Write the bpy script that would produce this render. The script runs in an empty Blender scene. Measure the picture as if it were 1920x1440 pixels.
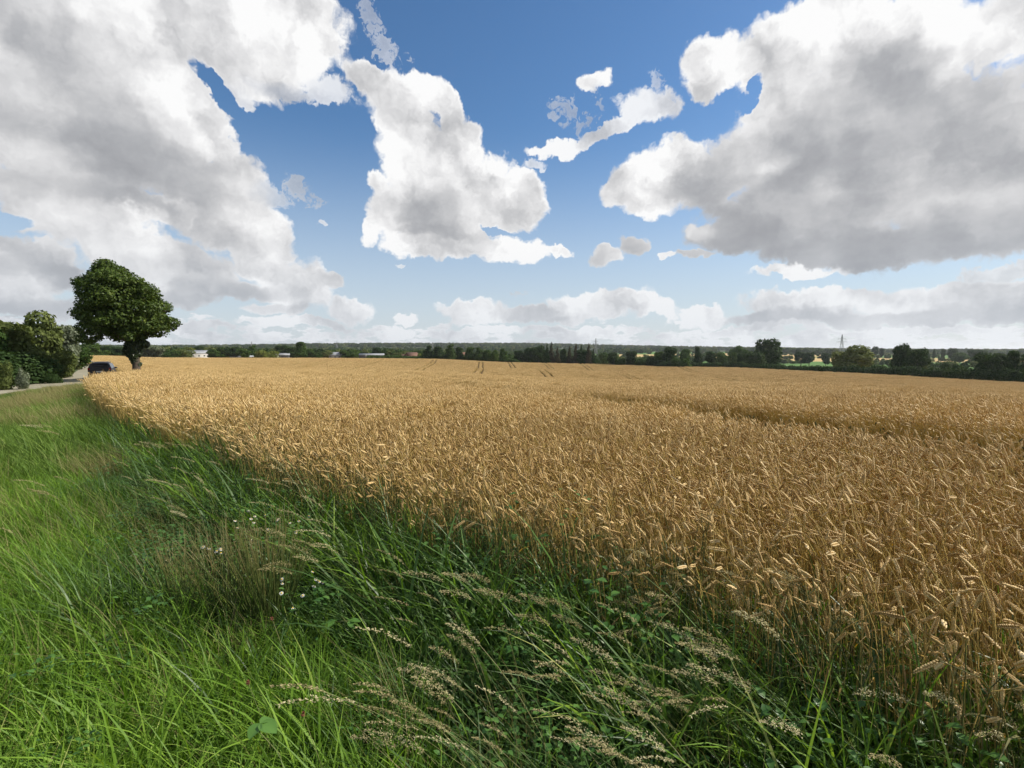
import bpy, math, random
import numpy as np
from mathutils import Vector, Matrix
R = math.radians
scene = bpy.context.scene
# ------------------------------------------------------------------ camera
CAM_Z = 1.65
PITCH = math.atan(65 / 940)
cam_data = bpy.data.cameras.new("camera")
cam = bpy.data.objects.new("camera", cam_data)
scene.collection.objects.link(cam)
cam.location = (0, 0, CAM_Z)
cam.rotation_euler = (math.pi / 2 - PITCH, 0, 0)
cam_data.sensor_width = 36
cam_data.lens = 36 * 940 / 1920
cam_data.clip_start = 0.05
cam_data.clip_end = 30000
scene.camera = cam
# ------------------------------------------------------------------ light
SUN_AZ, SUN_EL = 78, 40            # degrees clockwise from the view axis (+Y), above the horizon
sun_data = bpy.data.lights.new("sun", 'SUN')
sun_data.energy = 5.0
sun_data.angle = R(0.5)
sun_data.color = (1.0, 0.94, 0.84)
sun = bpy.data.objects.new("sun", sun_data)
scene.collection.objects.link(sun)
sv = Vector((math.sin(R(SUN_AZ)) * math.cos(R(SUN_EL)), math.cos(R(SUN_AZ)) * math.cos(R(SUN_EL)), math.sin(R(SUN_EL))))
sun.rotation_euler = sv.to_track_quat('Z', 'Y').to_euler()
vs = scene.view_settings
vs.view_transform = 'Standard'
vs.look = 'None'
vs.exposure = 0.32
vs.gamma = 1.0
scene.cycles.use_denoising = True
scene.cycles.max_bounces = 6
scene.cycles.diffuse_bounces = 3
scene.cycles.glossy_bounces = 2
scene.cycles.transmission_bounces = 4
scene.cycles.transparent_max_bounces = 8
scene.cycles.volume_bounces = 0
scene.cycles.caustics_reflective = False
scene.cycles.caustics_refractive = False


def px_dir(px, py):
    a = (px - 960) / 940.0
    b = (720 - py) / 940.0
    y = math.cos(PITCH) + b * math.sin(PITCH)
    z = -math.sin(PITCH) + b * math.cos(PITCH)
    return a, y, z


def px_azel(px, py):
    x, y, z = px_dir(px, py)
    return math.degrees(math.atan2(x, y)), math.degrees(math.atan2(z, math.hypot(x, y)))


# ------------------------------------------------------------------ sky with clouds (world)
world = bpy.data.worlds.new("World")
scene.world = world
world.use_nodes = True
# cloud masses: photo position (x, y), half size (x, y), turn, brightness of that part
CL = [
    (60,60,260,165,0,.60),(330,60,230,140,0,.76),(545,65,108,100,0,.84),(470,140,120,55,0,.84),
    (120,230,250,150,0,.56),(310,235,105,125,0,.66),(372,200,46,44,-40,.98),(408,262,34,60,-20,.96),(320,165,55,38,0,.88),
    (250,300,190,52,0,.34),(100,345,150,42,0,.40),(360,345,110,42,0,.40),(190,365,150,20,5,.20),
    (455,365,50,62,0,.66),(430,420,95,55,0,.68),(180,425,190,55,15,.66),(290,480,160,50,10,.58),(490,470,58,66,0,.84),
    (300,395,100,24,0,.80),(390,520,80,36,0,.66),(320,535,75,34,0,.70),
    (550,535,62,52,0,.90),(455,546,110,22,0,.36),(330,560,95,18,0,.42),(655,580,55,24,0,.90),(605,525,34,14,0,.6),(520,585,60,14,0,.55),
    (50,478,115,30,0,.72),(50,530,100,34,0,.62),(80,572,120,26,0,.36),(110,508,90,24,15,.36),(0,500,90,18,0,.40),
    (550,178,90,20,5,.66,.6),(610,178,55,28,0,.74,.7),(450,182,50,20,15,.70,.7),
    (548,342,40,30,20,.48,.5),(588,370,32,18,20,.48,.4),(510,372,46,26,0,.50,.45),
    (690,162,46,32,20,.90),(785,178,66,34,15,.96),(842,208,28,34,0,1.0),(850,246,34,26,0,.92),(890,332,44,40,0,.86),(752,225,80,48,30,.78),(770,275,64,50,0,.78),
    (805,315,84,70,0,.78),(880,268,36,42,0,1.0),(925,335,42,52,0,.94),(982,368,34,54,-20,1.0),(706,332,22,20,0,.9),
    (735,395,48,60,0,.78),(830,400,104,52,0,.46),(920,400,85,44,0,.74),(800,466,84,26,0,.80),(880,462,56,24,0,.72),
    (960,472,66,22,0,.92),(1038,468,30,9,10,.84),(702,432,20,40,0,.94),(830,440,90,12,0,.36),
    (1110,148,36,21,0,.92),(1046,212,30,36,20,.6,.35),(1085,232,26,30,0,.6,.35),(1210,203,58,36,15,.86,.85),(1225,155,18,30,0,.6,.3),(1165,232,50,18,-20,.86,.85),
    (1105,262,60,15,-20,.88,.9),(1035,287,50,14,-5,.94,.95),(998,312,22,9,0,.8,.6),(1115,198,20,44,0,.6,.25),
    (700,62,26,66,-20,.6,.32),(725,105,36,36,30,.6,.36),(690,18,20,50,0,.6,.22),(770,120,16,6,30,.6,.25),
    (1345,115,70,52,0,.86),(1325,165,48,26,0,.86),(1480,95,108,70,0,.80),(1580,105,70,50,0,.74),(1560,45,110,46,0,.86),(1700,40,120,44,0,.88),
    (1850,50,130,64,0,.84),(1440,200,74,52,-30,.80),(1240,312,86,42,-15,.86),(1180,350,46,38,0,.90),(1310,350,100,40,0,.50),
    (1230,385,52,26,10,.88),(1400,295,130,70,-20,.52),(1460,305,44,22,-20,.92),(1650,150,160,72,0,.48),(1590,250,250,130,0,.38),
    (1820,300,240,180,0,.54),(1500,395,180,72,0,.40),(1390,445,92,42,0,.22),(1600,460,220,46,0,.24),(1820,430,230,54,0,.34),
    (1775,135,46,24,-20,.96),(1560,345,36,30,0,.76),(1335,440,36,20,0,.66),(1310,488,44,8,0,.50),(1490,513,84,11,0,.90),
    (1130,487,28,17,0,.68),(1185,470,33,17,0,.36),(1245,492,17,7,0,.8),
    (1900,505,120,14,-5,.8,.8),
    (900,585,72,24,0,.78),(1010,590,110,17,0,.66),(1130,568,105,27,0,.84),(1228,582,40,26,0,.96),(1320,590,50,20,0,.96),
    (1550,562,180,24,0,.88),(1740,586,260,22,0,.52),(1500,592,150,18,0,.52),(1850,552,140,32,0,.86),(765,597,22,11,0,.9),
    (745,620,40,9,0,.9),(560,612,120,10,0,.8),(900,620,110,9,0,.9),(1080,620,110,9,0,.88),(1420,616,160,9,0,.86),(1700,618,200,8,0,.8),
    (610,427,14,5,0,.7,.6),(757,505,9,6,0,.7,.6),(975,551,20,4,0,.7,.5),(330,615,120,10,0,.7),
]
HOLES = [(430,192,74,17,36),(930,436,28,8,15),(1215,600,24,14,0),(20,415,50,16,0),(1400,180,30,12,-50)]


def build_world():
    nt = world.node_tree
    nt.nodes.clear()
    N, L = nt.nodes, nt.links

    def sock(n, i, v):
        if v is None: return
        if isinstance(v, (int, float, tuple, list)): n.inputs[i].default_value = v
        else: L.new(v, n.inputs[i])

    def m(op, a, b=None, c=None):
        n = N.new('ShaderNodeMath'); n.operation = op
        for i, v in enumerate((a, b, c)): sock(n, i, v)
        return n.outputs[0]

    def vm(op, a, b=None, s=None):
        n = N.new('ShaderNodeVectorMath'); n.operation = op
        sock(n, 0, a); sock(n, 1, b)
        if s is not None: sock(n, 'Scale', s)
        return n.outputs[1] if op in ('DOT_PRODUCT', 'LENGTH') else n.outputs[0]

    def noise(vec, scale, detail, rough, col=False, lac=2.0):
        n = N.new('ShaderNodeTexNoise'); n.noise_dimensions = '2D'
        n.inputs['Scale'].default_value = scale; n.inputs['Detail'].default_value = detail
        n.inputs['Roughness'].default_value = rough; n.inputs['Lacunarity'].default_value = lac
        L.new(vec, n.inputs['Vector'])
        return n.outputs['Color' if col else 'Fac']

    def mr(v, a, b, c=0.0, d=1.0, smooth=True):
        n = N.new('ShaderNodeMapRange')
        if smooth: n.interpolation_type = 'SMOOTHSTEP'
        L.new(v, n.inputs[0])
        for i, q in enumerate((a, b, c, d)): n.inputs[i + 1].default_value = q
        return n.outputs[0]

    def mix(f, a, b):
        n = N.new('ShaderNodeMix'); n.data_type = 'RGBA'
        sock(n, 0, f); sock(n, 6, a); sock(n, 7, b)
        return n.outputs[2]

    # sky position: azimuth and elevation in tens of degrees
    tc = N.new('ShaderNodeTexCoord')
    sx = N.new('ShaderNodeSeparateXYZ'); L.new(tc.outputs['Generated'], sx.inputs[0])
    az = m('MULTIPLY', m('ARCTAN2', sx.outputs[0], sx.outputs[1]), math.degrees(1) / 10)
    el = m('MULTIPLY', m('ARCSINE', sx.outputs[2]), math.degrees(1) / 10)
    cb = N.new('ShaderNodeCombineXYZ'); L.new(az, cb.inputs[0]); L.new(el, cb.inputs[1])
    P = cb.outputs[0]
    # slow warp bends the outlines, fast warp makes them ragged
    w1 = vm('SUBTRACT', noise(P, 1.1, 1, .5, True), (.5, .5, .5))
    w2 = vm('SUBTRACT', noise(P, 5.5, 3, .6, True), (.5, .5, .5))
    Q = vm('ADD', vm('ADD', P, vm('SCALE', w1, None, .26)), vm('SCALE', w2, None, .17))
    Q = vm('MULTIPLY', Q, (1, 1, 0))

    # billows and fraying
    def billow(p):
        vo = N.new('ShaderNodeTexVoronoi'); vo.voronoi_dimensions = '2D'; vo.feature = 'F1'
        vo.inputs['Scale'].default_value = 2.6
        vo.inputs['Detail'].default_value = 3.0; vo.inputs['Roughness'].default_value = .55; vo.inputs['Lacunarity'].default_value = 2.3
        vo.normalize = True
        L.new(p, vo.inputs['Vector'])
        return m('MULTIPLY_ADD', vo.outputs['Distance'], -1.0, 1.0)
    bq = vm('ADD', P, vm('SCALE', w2, None, .24))
    puff = billow(bq)
    puffB = billow(vm('ADD', bq, (.09, .08, 0)))
    fb = noise(vm('ADD', P, vm('SCALE', w2, None, .12)), 4.0, 9, .60)
    big = N.new('ShaderNodeTexVoronoi'); big.voronoi_dimensions = '2D'; big.feature = 'SMOOTH_F1'; big.inputs['Scale'].default_value = 1.25
    big.inputs['Smoothness'].default_value = .25; L.new(bq, big.inputs['Vector'])
    bigB = N.new('ShaderNodeTexVoronoi'); bigB.voronoi_dimensions = '2D'; bigB.feature = 'SMOOTH_F1'; bigB.inputs['Scale'].default_value = 1.25
    bigB.inputs['Smoothness'].default_value = .25; L.new(vm('ADD', bq, (.16, .15, 0)), bigB.inputs['Vector'])
    relief2 = m('SUBTRACT', bigB.outputs['Distance'], big.outputs['Distance'])
    nz = m('ADD', m('MULTIPLY', m('SUBTRACT', puff, .66), 1.5), m('MULTIPLY', m('SUBTRACT', fb, .5), 1.9))
    wisp = noise(vm('ADD', vm('MULTIPLY', P, (1, .7, 1)), vm('SCALE', w2, None, .6)), 7.0, 4, .52)
    relief = m('SUBTRACT', puff, puffB)
    soft = m('MULTIPLY', m('SUBTRACT', noise(vm('MULTIPLY', P, (1, 1.8, 1)), 1.5, 4, .55), .5), .50)

    # small clouds in a bank all round the horizon
    low = mr(el, .15, .62, .50, -1.2, False)
    lowN = m('MULTIPLY_ADD', noise(vm('MULTIPLY', P, (1.6, 5.0, 1)), 2.2, 4, .6), 3.4, -1.9)
    lowM = m('ADD', low, lowN)

    sky = N.new('ShaderNodeTexSky'); sky.sky_type = 'NISHITA'; sky.sun_disc = False
    sky.sun_elevation = R(SUN_EL); sky.sun_rotation = R(SUN_AZ); sky.altitude = 50
    sky.air_density = 1.0; sky.dust_density = .4; sky.ozone_density = 2.2
    sk = vm('SCALE', sky.outputs[0], None, SKY_K)
    hs = N.new('ShaderNodeHueSaturation'); hs.inputs['Saturation'].default_value = SKY_SAT; L.new(sk, hs.inputs['Color'])
    airc = (.60, .67, .76, 1)
    skyc = mix(mr(el, -.2, 2.4, .85, 0.0), hs.outputs[0], airc)
    air = mr(el, -.2, 1.4, .45, 0.0)

    def finish(M, S, O=1.0):
        D = m('ADD', m('MINIMUM', M, .9), m('MULTIPLY', nz, .54))
        thin = m('SUBTRACT', 1.0, O)      # thin cloud: torn, see-through
        D = m('ADD', D, m('MULTIPLY', thin, m('MULTIPLY_ADD', wisp, 3.4, -2.55)))
        alpha = mr(D, -.04, .40)
        alpha = m('MULTIPLY', alpha, m('MULTIPLY_ADD', O, .8, .2))
        edge = mr(D, .05, .8, .17, 0.0)
        S2 = m('ADD', m('ADD', m('MULTIPLY', relief, m('MULTIPLY_ADD', S, .85, -.10)), m('MULTIPLY', relief2, m('MULTIPLY_ADD', S, .95, .10))), S)
        br = m('ADD', m('ADD', S2, edge), soft)
        ramp = N.new('ShaderNodeValToRGB')
        cr = ramp.color_ramp
        cr.elements[0].position = .1; cr.elements[0].color = (.32, .328, .35, 1)
        cr.elements[1].position = 1.0; cr.elements[1].color = (.98, .98, .98, 1)
        for p, c in ((.36, (.44, .448, .47, 1)), (.60, (.61, .612, .625, 1)), (.84, (.83, .828, .835, 1))):
            e = cr.elements.new(p); e.color = c
        L.new(br, ramp.inputs[0])
        cl = mix(air, ramp.outputs[0], airc)
        bg = N.new('ShaderNodeBackground'); L.new(mix(alpha, skyc, cl), bg.inputs[0]); bg.inputs[1].default_value = .8
        return bg.outputs[0]

    k = math.degrees(1 / 940.0)

    def geo(c):
        px, py, rx, ry, rot = c[:5]
        a, e = px_azel(px, py)
        ca, ce = math.cos(R(a)), math.cos(R(e))
        return a, e, rx * 1.07 * k * ca * ca, ry * 1.07 * k * ca * ce * ce + .001, rot

    def sector(a0, a1):
        # only the clouds that reach into this slice of azimuth are evaluated in it
        nonlocal N, L
        g = bpy.data.node_groups.new("clouds_in_slice", 'ShaderNodeTree')
        g.interface.new_socket("Q", in_out='INPUT', socket_type='NodeSocketVector')
        g.interface.new_socket("M", in_out='OUTPUT', socket_type='NodeSocketFloat')
        g.interface.new_socket("S", in_out='OUTPUT', socket_type='NodeSocketFloat')
        g.interface.new_socket("O", in_out='OUTPUT', socket_type='NodeSocketFloat')
        N, L = g.nodes, g.links
        Qg = N.new('NodeGroupInput').outputs[0]
        M = W = SS = OO = None
        q = Qg; n = 0
        for c, hole in [(c, 0) for c in CL] + [(c, 1) for c in HOLES]:
            a, e, sx_, sy_, rot = geo(c)
            ext = 1.45 * max(abs(sx_ * math.cos(R(rot))), abs(sy_ * math.sin(R(rot))), 0) + 4.0
            if a + ext < a0 or a - ext > a1: continue
            mp = N.new('ShaderNodeMapping'); mp.vector_type = 'TEXTURE'
            mp.inputs['Location'].default_value = (a / 10, e / 10, 0)
            mp.inputs['Rotation'].default_value = (0, 0, R(-rot))
            mp.inputs['Scale'].default_value = (sx_ / 10, sy_ / 10, 1)
            L.new(q, mp.inputs['Vector'])
            d = vm('DOT_PRODUCT', mp.outputs[0], mp.outputs[0])
            if hole:
                M = m('SMOOTH_MIN', M, m('MULTIPLY_ADD', d, .9, -.8), .3)
                continue
            lin = m('MULTIPLY_ADD', d, -1.0, 1.0)
            M = lin if M is None else m('SMOOTH_MAX', M, lin, .35)
            w = m('POWER', m('MAXIMUM', m('MULTIPLY_ADD', d, -.62, 1.0), 0.0), 3.0)
            W = w if W is None else m('ADD', W, w)
            SS = m('MULTIPLY', w, c[5]) if SS is None else m('MULTIPLY_ADD', w, c[5], SS)
            o = c[6] if len(c) > 6 else 1.0
            OO = m('MULTIPLY', w, o) if OO is None else m('MULTIPLY_ADD', w, o, OO)
            n += 1
            if n % 6 == 0:      # later shapes wait for the sum so far: keeps the shader's working memory small
                q = vm('ADD', Qg, vm('SCALE', Qg, None, m('MULTIPLY', m('ADD', M, m('ADD', OO, m('ADD', W, SS))), 1e-9)))
        go = N.new('NodeGroupOutput')
        L.new(M, go.inputs[0]); L.new(m('DIVIDE', m('ADD', SS, .0017), m('ADD', W, .002)), go.inputs[1])
        L.new(m('DIVIDE', m('ADD', OO, .002), m('ADD', W, .002)), go.inputs[2])
        N, L = nt.nodes, nt.links
        gn = N.new('ShaderNodeGroup'); gn.node_tree = g; L.new(Q, gn.inputs[0])
        return finish(m('SMOOTH_MAX', gn.outputs[0], lowM, .2), gn.outputs[1], gn.outputs[2])

    def fork(f, a, b):
        n = N.new('ShaderNodeMixShader'); sock(n, 0, f); L.new(a, n.inputs[1]); L.new(b, n.inputs[2])
        return n.outputs[0]

    def tree(bounds):
        if len(bounds) == 2: return sector(*bounds)
        h = len(bounds) // 2
        return fork(m('GREATER_THAN', az, bounds[h] / 10), tree(bounds[:h + 1]), tree(bounds[h:]))
    placed = tree([-58, -40, -30, -20, -8, 8, 20, 32, 58])
    # elsewhere: broken cumulus from noise alone
    gen = m('SMOOTH_MAX', m('MULTIPLY_ADD', noise(P, .55, 2, .5), 5.0, -2.45), lowM, .2)
    generic = finish(gen, mr(gen, 0, 1.2, .95, .55))
    away = m('MAXIMUM', m('GREATER_THAN', m('ABSOLUTE', az), 5.7), m('GREATER_THAN', el, 4.2))
    above = fork(away, placed, generic)
    under = N.new('ShaderNodeBackground'); under.inputs[0].default_value = (.10, .10, .07, 1)
    top = fork(m('LESS_THAN', el, -.25), above, under.outputs[0])
    out = N.new('ShaderNodeOutputWorld'); L.new(top, out.inputs[0])


SKY_SAT = 1.2
SKY_K = 0.13
build_world()
world.cycles.sampling_method = 'MANUAL'
world.cycles.sample_map_resolution = 512

# ------------------------------------------------------------------ helpers
rng = np.random.default_rng(7)
random.seed(7)
COL = scene.collection


def make_mesh(name, V, F, mats=(), attr=None, smooth=False, mat_idx=None):
    """V (n,3), F list of arrays (k,3) / (k,4) or one array"""
    me = bpy.data.meshes.new(name)
    V = np.asarray(V, np.float32)
    Fs = F if isinstance(F, list) else [F]
    Fs = [np.asarray(f, np.int32) for f in Fs if len(f)]
    me.vertices.add(len(V)); me.vertices.foreach_set('co', V.ravel())
    loops = np.concatenate([f.ravel() for f in Fs])
    tot = np.concatenate([np.full(len(f), f.shape[1], np.int32) for f in Fs])
    start = np.concatenate([[0], np.cumsum(tot)[:-1]]).astype(np.int32)
    me.loops.add(len(loops)); me.loops.foreach_set('vertex_index', loops)
    me.polygons.add(len(tot)); me.polygons.foreach_set('loop_start', start); me.polygons.foreach_set('loop_total', tot)
    if mat_idx is not None: me.polygons.foreach_set('material_index', np.asarray(mat_idx, np.int32))
    if smooth: me.polygons.foreach_set('use_smooth', np.ones(len(tot), bool))
    if attr:
        for k, a in attr.items():
            at = me.attributes.new(k, 'FLOAT', 'POINT'); at.data.foreach_set('value', np.asarray(a, np.float32))
    for mt in mats: me.materials.append(mt)
    me.update(calc_edges=True); me.validate()
    return me


def link(name, me, parent=None, loc=None, label=None, cat=None, group=None, kind=None):
    o = bpy.data.objects.new(name, me); COL.objects.link(o)
    if parent: o.parent = parent
    if loc is not None: o.location = loc
    if label: o['label'] = label
    if cat: o['category'] = cat
    if group: o['group'] = group
    if kind: o['kind'] = kind
    return o


class MB:
    """collects verts / faces for one mesh"""
    def __init__(s): s.V = []; s.F3 = []; s.F4 = []; s.A = []; s.n = 0
    def add(s, V, F, a=0.5):
        V = np.asarray(V, float); F = np.asarray(F, int) + s.n
        (s.F3 if F.shape[1] == 3 else s.F4).append(F)
        s.V.append(V); s.n += len(V)
        s.A.append(np.broadcast_to(np.asarray(a, float), (len(V),)))
    def box(s, c, d, rz=0, a=0.5):
        x, y, z = np.array(d) / 2
        V = np.array([(-x,-y,-z),(x,-y,-z),(x,y,-z),(-x,y,-z),(-x,-y,z),(x,-y,z),(x,y,z),(-x,y,z)])
        cr, sr = math.cos(rz), math.sin(rz)
        V = V @ np.array([[cr, sr, 0], [-sr, cr, 0], [0, 0, 1]]) + np.array(c)
        s.add(V, [(0,3,2,1),(4,5,6,7),(0,1,5,4),(1,2,6,5),(2,3,7,6),(3,0,4,7)], a)
    def tube(s, pts, radii, n=5, a=0.5):
        pts = np.asarray(pts, float); k = len(pts)
        t = np.gradient(pts, axis=0); t /= np.linalg.norm(t, axis=1)[:, None] + 1e-9
        ref = np.where(np.abs(t[:, 2:3]) > .9, [[1., 0, 0]], [[0, 0, 1.]])
        u = np.cross(t, ref); u /= np.linalg.norm(u, axis=1)[:, None]
        w = np.cross(t, u)
        th = np.arange(n) / n * 2 * np.pi
        radii = np.broadcast_to(np.asarray(radii, float), (k,))
        V = pts[:, None] + radii[:, None, None] * (np.cos(th)[None, :, None] * u[:, None] + np.sin(th)[None, :, None] * w[:, None])
        i = np.arange(k - 1)[:, None] * n; j = np.arange(n)[None]; j2 = (j + 1) % n
        F = np.stack([i + j, i + j2, i + n + j2, i + n + j], -1).reshape(-1, 4)
        if np.ndim(a) == 1: a = np.repeat(a, n)
        s.add(V.reshape(-1, 3), F, a)
    def mesh(s, name, mats, smooth=False):
        V = np.concatenate(s.V)
        F = []
        if s.F3: F.append(np.concatenate(s.F3))
        if s.F4: F.append(np.concatenate(s.F4))
        return make_mesh(name, V, F, mats, {'v': np.concatenate(s.A)}, smooth)


# ------------------------------------------------------------------ materials
def new_mat(name):
    mt = bpy.data.materials.new(name); mt.use_nodes = True
    nt = mt.node_tree; nt.nodes.clear()
    out = nt.nodes.new('ShaderNodeOutputMaterial')
    return mt, nt, out


def ramp_node(nt, fac, stops):
    r = nt.nodes.new('ShaderNodeValToRGB'); cr = r.color_ramp
    cr.elements[0].position = stops[0][0]; cr.elements[0].color = (*stops[0][1], 1)
    cr.elements[1].position = stops[-1][0]; cr.elements[1].color = (*stops[-1][1], 1)
    for p, c in stops[1:-1]:
        e = cr.elements.new(p); e.color = (*c, 1)
    nt.links.new(fac, r.inputs[0])
    return r.outputs[0]


def mathn(nt, op, a, b=None, c=None):
    n = nt.nodes.new('ShaderNodeMath'); n.operation = op
    for i, v in enumerate((a, b, c)):
        if v is None: continue
        if isinstance(v, (int, float)): n.inputs[i].default_value = v
        else: nt.links.new(v, n.inputs[i])
    return n.outputs[0]


def plant_mat(name, stops, transl=.35, rough=.5, spec=.3, inst=.35, patch=.0, patch_scale=.4, tcol=(1.0, 1.0, .5)):
    """colour from a per-blade value, a per-clump random value and slow drift over the ground"""
    mt, nt, out = new_mat(name)
    at = nt.nodes.new('ShaderNodeAttribute'); at.attribute_name = 'v'
    oi = nt.nodes.new('ShaderNodeObjectInfo')
    f = mathn(nt, 'MULTIPLY_ADD', oi.outputs['Random'], inst, mathn(nt, 'MULTIPLY', at.outputs['Fac'], 1 - inst))
    if patch:
        ge = nt.nodes.new('ShaderNodeNewGeometry')
        no = nt.nodes.new('ShaderNodeTexNoise'); no.inputs['Scale'].default_value = patch_scale; no.inputs['Detail'].default_value = 2
        nt.links.new(ge.outputs['Position'], no.inputs['Vector'])
        f = mathn(nt, 'MULTIPLY_ADD', mathn(nt, 'SUBTRACT', no.outputs['Fac'], .5), patch, f)
    col = ramp_node(nt, f, stops)
    pb = nt.nodes.new('ShaderNodeBsdfPrincipled'); pb.inputs['Roughness'].default_value = rough
    pb.inputs['Specular IOR Level'].default_value = spec
    nt.links.new(col, pb.inputs['Base Color'])
    if transl:
        tr = nt.nodes.new('ShaderNodeBsdfTranslucent')
        mm = nt.nodes.new('ShaderNodeMix'); mm.data_type = 'RGBA'; mm.blend_type = 'MULTIPLY'; mm.inputs[0].default_value = 1
        nt.links.new(col, mm.inputs[6]); mm.inputs[7].default_value = (*tcol, 1)
        nt.links.new(mm.outputs[2], tr.inputs[0])
        mx = nt.nodes.new('ShaderNodeMixShader'); mx.inputs[0].default_value = transl
        nt.links.new(pb.outputs[0], mx.inputs[1]); nt.links.new(tr.outputs[0], mx.inputs[2])
        nt.links.new(mx.outputs[0], out.inputs[0])
    else:
        nt.links.new(pb.outputs[0], out.inputs[0])
    return mt


def rough_mat(name, c1, c2, scale=3.0, rough=.8, spec=.3, metal=0.0, bump=0.0, detail=6):
    mt, nt, out = new_mat(name)
    tc = nt.nodes.new('ShaderNodeTexCoord')
    no = nt.nodes.new('ShaderNodeTexNoise'); no.inputs['Scale'].default_value = scale; no.inputs['Detail'].default_value = detail
    nt.links.new(tc.outputs['Object'], no.inputs['Vector'])
    col = ramp_node(nt, no.outputs['Fac'], [(.3, c1), (.7, c2)])
    pb = nt.nodes.new('ShaderNodeBsdfPrincipled'); pb.inputs['Roughness'].default_value = rough
    pb.inputs['Specular IOR Level'].default_value = spec; pb.inputs['Metallic'].default_value = metal
    nt.links.new(col, pb.inputs['Base Color'])
    if bump:
        b = nt.nodes.new('ShaderNodeBump'); b.inputs['Strength'].default_value = bump; b.inputs['Distance'].default_value = .05
        nt.links.new(no.outputs['Fac'], b.inputs['Height']); nt.links.new(b.outputs[0], pb.inputs['Normal'])
    nt.links.new(pb.outputs[0], out.inputs[0])
    return mt


M = {}
M['wheat_ear'] = plant_mat('wheat_ear', [(0, (.40, .25, .085)), (.35, (.57, .39, .15)), (.7, (.71, .52, .23)), (1, (.84, .67, .36))], .22, .55, .3, .25, .35, .12, (1, .85, .5))
M['wheat_stem'] = plant_mat('wheat_stem', [(0, (.32, .21, .055)), (.5, (.48, .34, .105)), (1, (.62, .47, .17))], .10, .5, .3, .4, .3, .12, (1, .85, .4))
M['wheat_leaf'] = plant_mat('wheat_leaf', [(0, (.22, .14, .05)), (.6, (.42, .29, .12)), (.9, (.56, .37, .08)), (1, (.70, .44, .03))], .28, .5, .3, .4, 0, 1, (1, .85, .3))
M['wheat_green_and_shade'] = plant_mat('wheat_green_and_shade', [(0, (.05, .07, .02)), (.5, (.11, .12, .04)), (1, (.24, .21, .08))], .15, .5, .3, .4, .3, .3)  # green stems near the verge; also the shade colour put into the wheel tracks
M['grass'] = plant_mat('grass', [(0, (.064, .125, .012)), (.3, (.118, .225, .022)), (.6, (.175, .315, .032)), (.85, (.25, .39, .05)), (1, (.40, .43, .13))], .42, .5, .25, .35, .9, .45)
M['grass_mid'] = plant_mat('grass_mid', [(0, (.050, .090, .013)), (.3, (.090, .160, .023)), (.6, (.135, .225, .034)), (.85, (.19, .28, .05)), (1, (.30, .33, .12))], .36, .55, .2, .3, 1.0, .35)
M['grass_shaded'] = plant_mat('grass_shaded', [(0, (.030, .068, .014)), (.4, (.055, .115, .022)), (.8, (.095, .18, .036)), (1, (.16, .25, .07))], .34, .45, .35, .35, .5, .6)  # darker copy of the grass colour, with the wheat's shade put in
M['grass_dry'] = plant_mat('grass_dry', [(0, (.10, .11, .03)), (.4, (.20, .19, .065)), (.8, (.34, .29, .13)), (1, (.46, .38, .2))], .3, .6, .2, .4, .3, .6, (1, .95, .6))
M['seed_head'] = plant_mat('seed_head', [(0, (.30, .25, .11)), (.5, (.50, .43, .22)), (1, (.72, .65, .40))], .35, .7, .2, .4, 0, 1, (1, .95, .8))
M['stem_green'] = plant_mat('stem_green', [(0, (.10, .13, .04)), (.6, (.20, .22, .08)), (1, (.36, .32, .15))], .15, .5, .3, .4)
M['leaf_weed'] = plant_mat('leaf_weed', [(0, (.035, .10, .015)), (.5, (.07, .17, .03)), (1, (.13, .26, .05))], .4, .4, .45, .3, .3, .8)
M['petal'] = plant_mat('petal', [(0, (.42, .42, .39)), (1, (.56, .56, .52))], .2, .6, .2)
M['flower_eye'] = plant_mat('flower_eye', [(0, (.60, .38, .02)), (1, (.75, .5, .04))], 0, .7, .2)
M['rush'] = plant_mat('rush', [(0, (.055, .085, .022)), (.5, (.10, .125, .032)), (.8, (.17, .15, .05)), (1, (.26, .20, .09))], .1, .4, .5, 0)
M['rush_flower'] = plant_mat('rush_flower', [(0, (.13, .07, .03)), (1, (.26, .16, .08))], .1, .7, .2, 0)
TREE_STOPS = {
    'mid':   [(0, (.018, .036, .008)), (.45, (.036, .066, .014)), (.8, (.060, .100, .022)), (1, (.10, .14, .035))],
    'dark':  [(0, (.012, .026, .008)), (.5, (.024, .046, .013)), (1, (.050, .080, .024))],
    'olive': [(0, (.035, .050, .014)), (.5, (.065, .085, .028)), (1, (.12, .14, .055))],
    'grey':  [(0, (.05, .065, .035)), (.5, (.11, .13, .08)), (1, (.22, .24, .17))],
    'yellow':[(0, (.06, .08, .014)), (.5, (.12, .14, .028)), (1, (.20, .21, .05))],
    'brown': [(0, (.022, .028, .014)), (.5, (.050, .048, .028)), (1, (.085, .075, .045))],
}
TREE_STOPS['olive'] = [(0, (.045, .062, .016)), (.5, (.090, .112, .032)), (1, (.16, .18, .065))]
for k_, st in TREE_STOPS.items():
    M['leaf_' + k_] = plant_mat('leaf_' + k_, [(p_, tuple(q_ * 1.35 for q_ in c_)) for p_, c_ in st], .3, .75, .1, .25)
M['bark'] = rough_mat('bark', (.045, .035, .025), (.12, .095, .07), 6, .9, .2, 0, .6)


# ------------------------------------------------------------------ terrain
def z_of_px(px, py, r, h):
    x, y, z = px_dir(px, py)
    return CAM_Z + z / math.hypot(x, y) * r - h


# for each column of the view: ground knots (distance, height) measured on the picture
def kn(px, *items):
    out = []
    for it in items:
        if len(it) == 2: out.append(it)
        else: out.append((it[0], z_of_px(px, it[1], it[0], it[2])))
    return px, out


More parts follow.
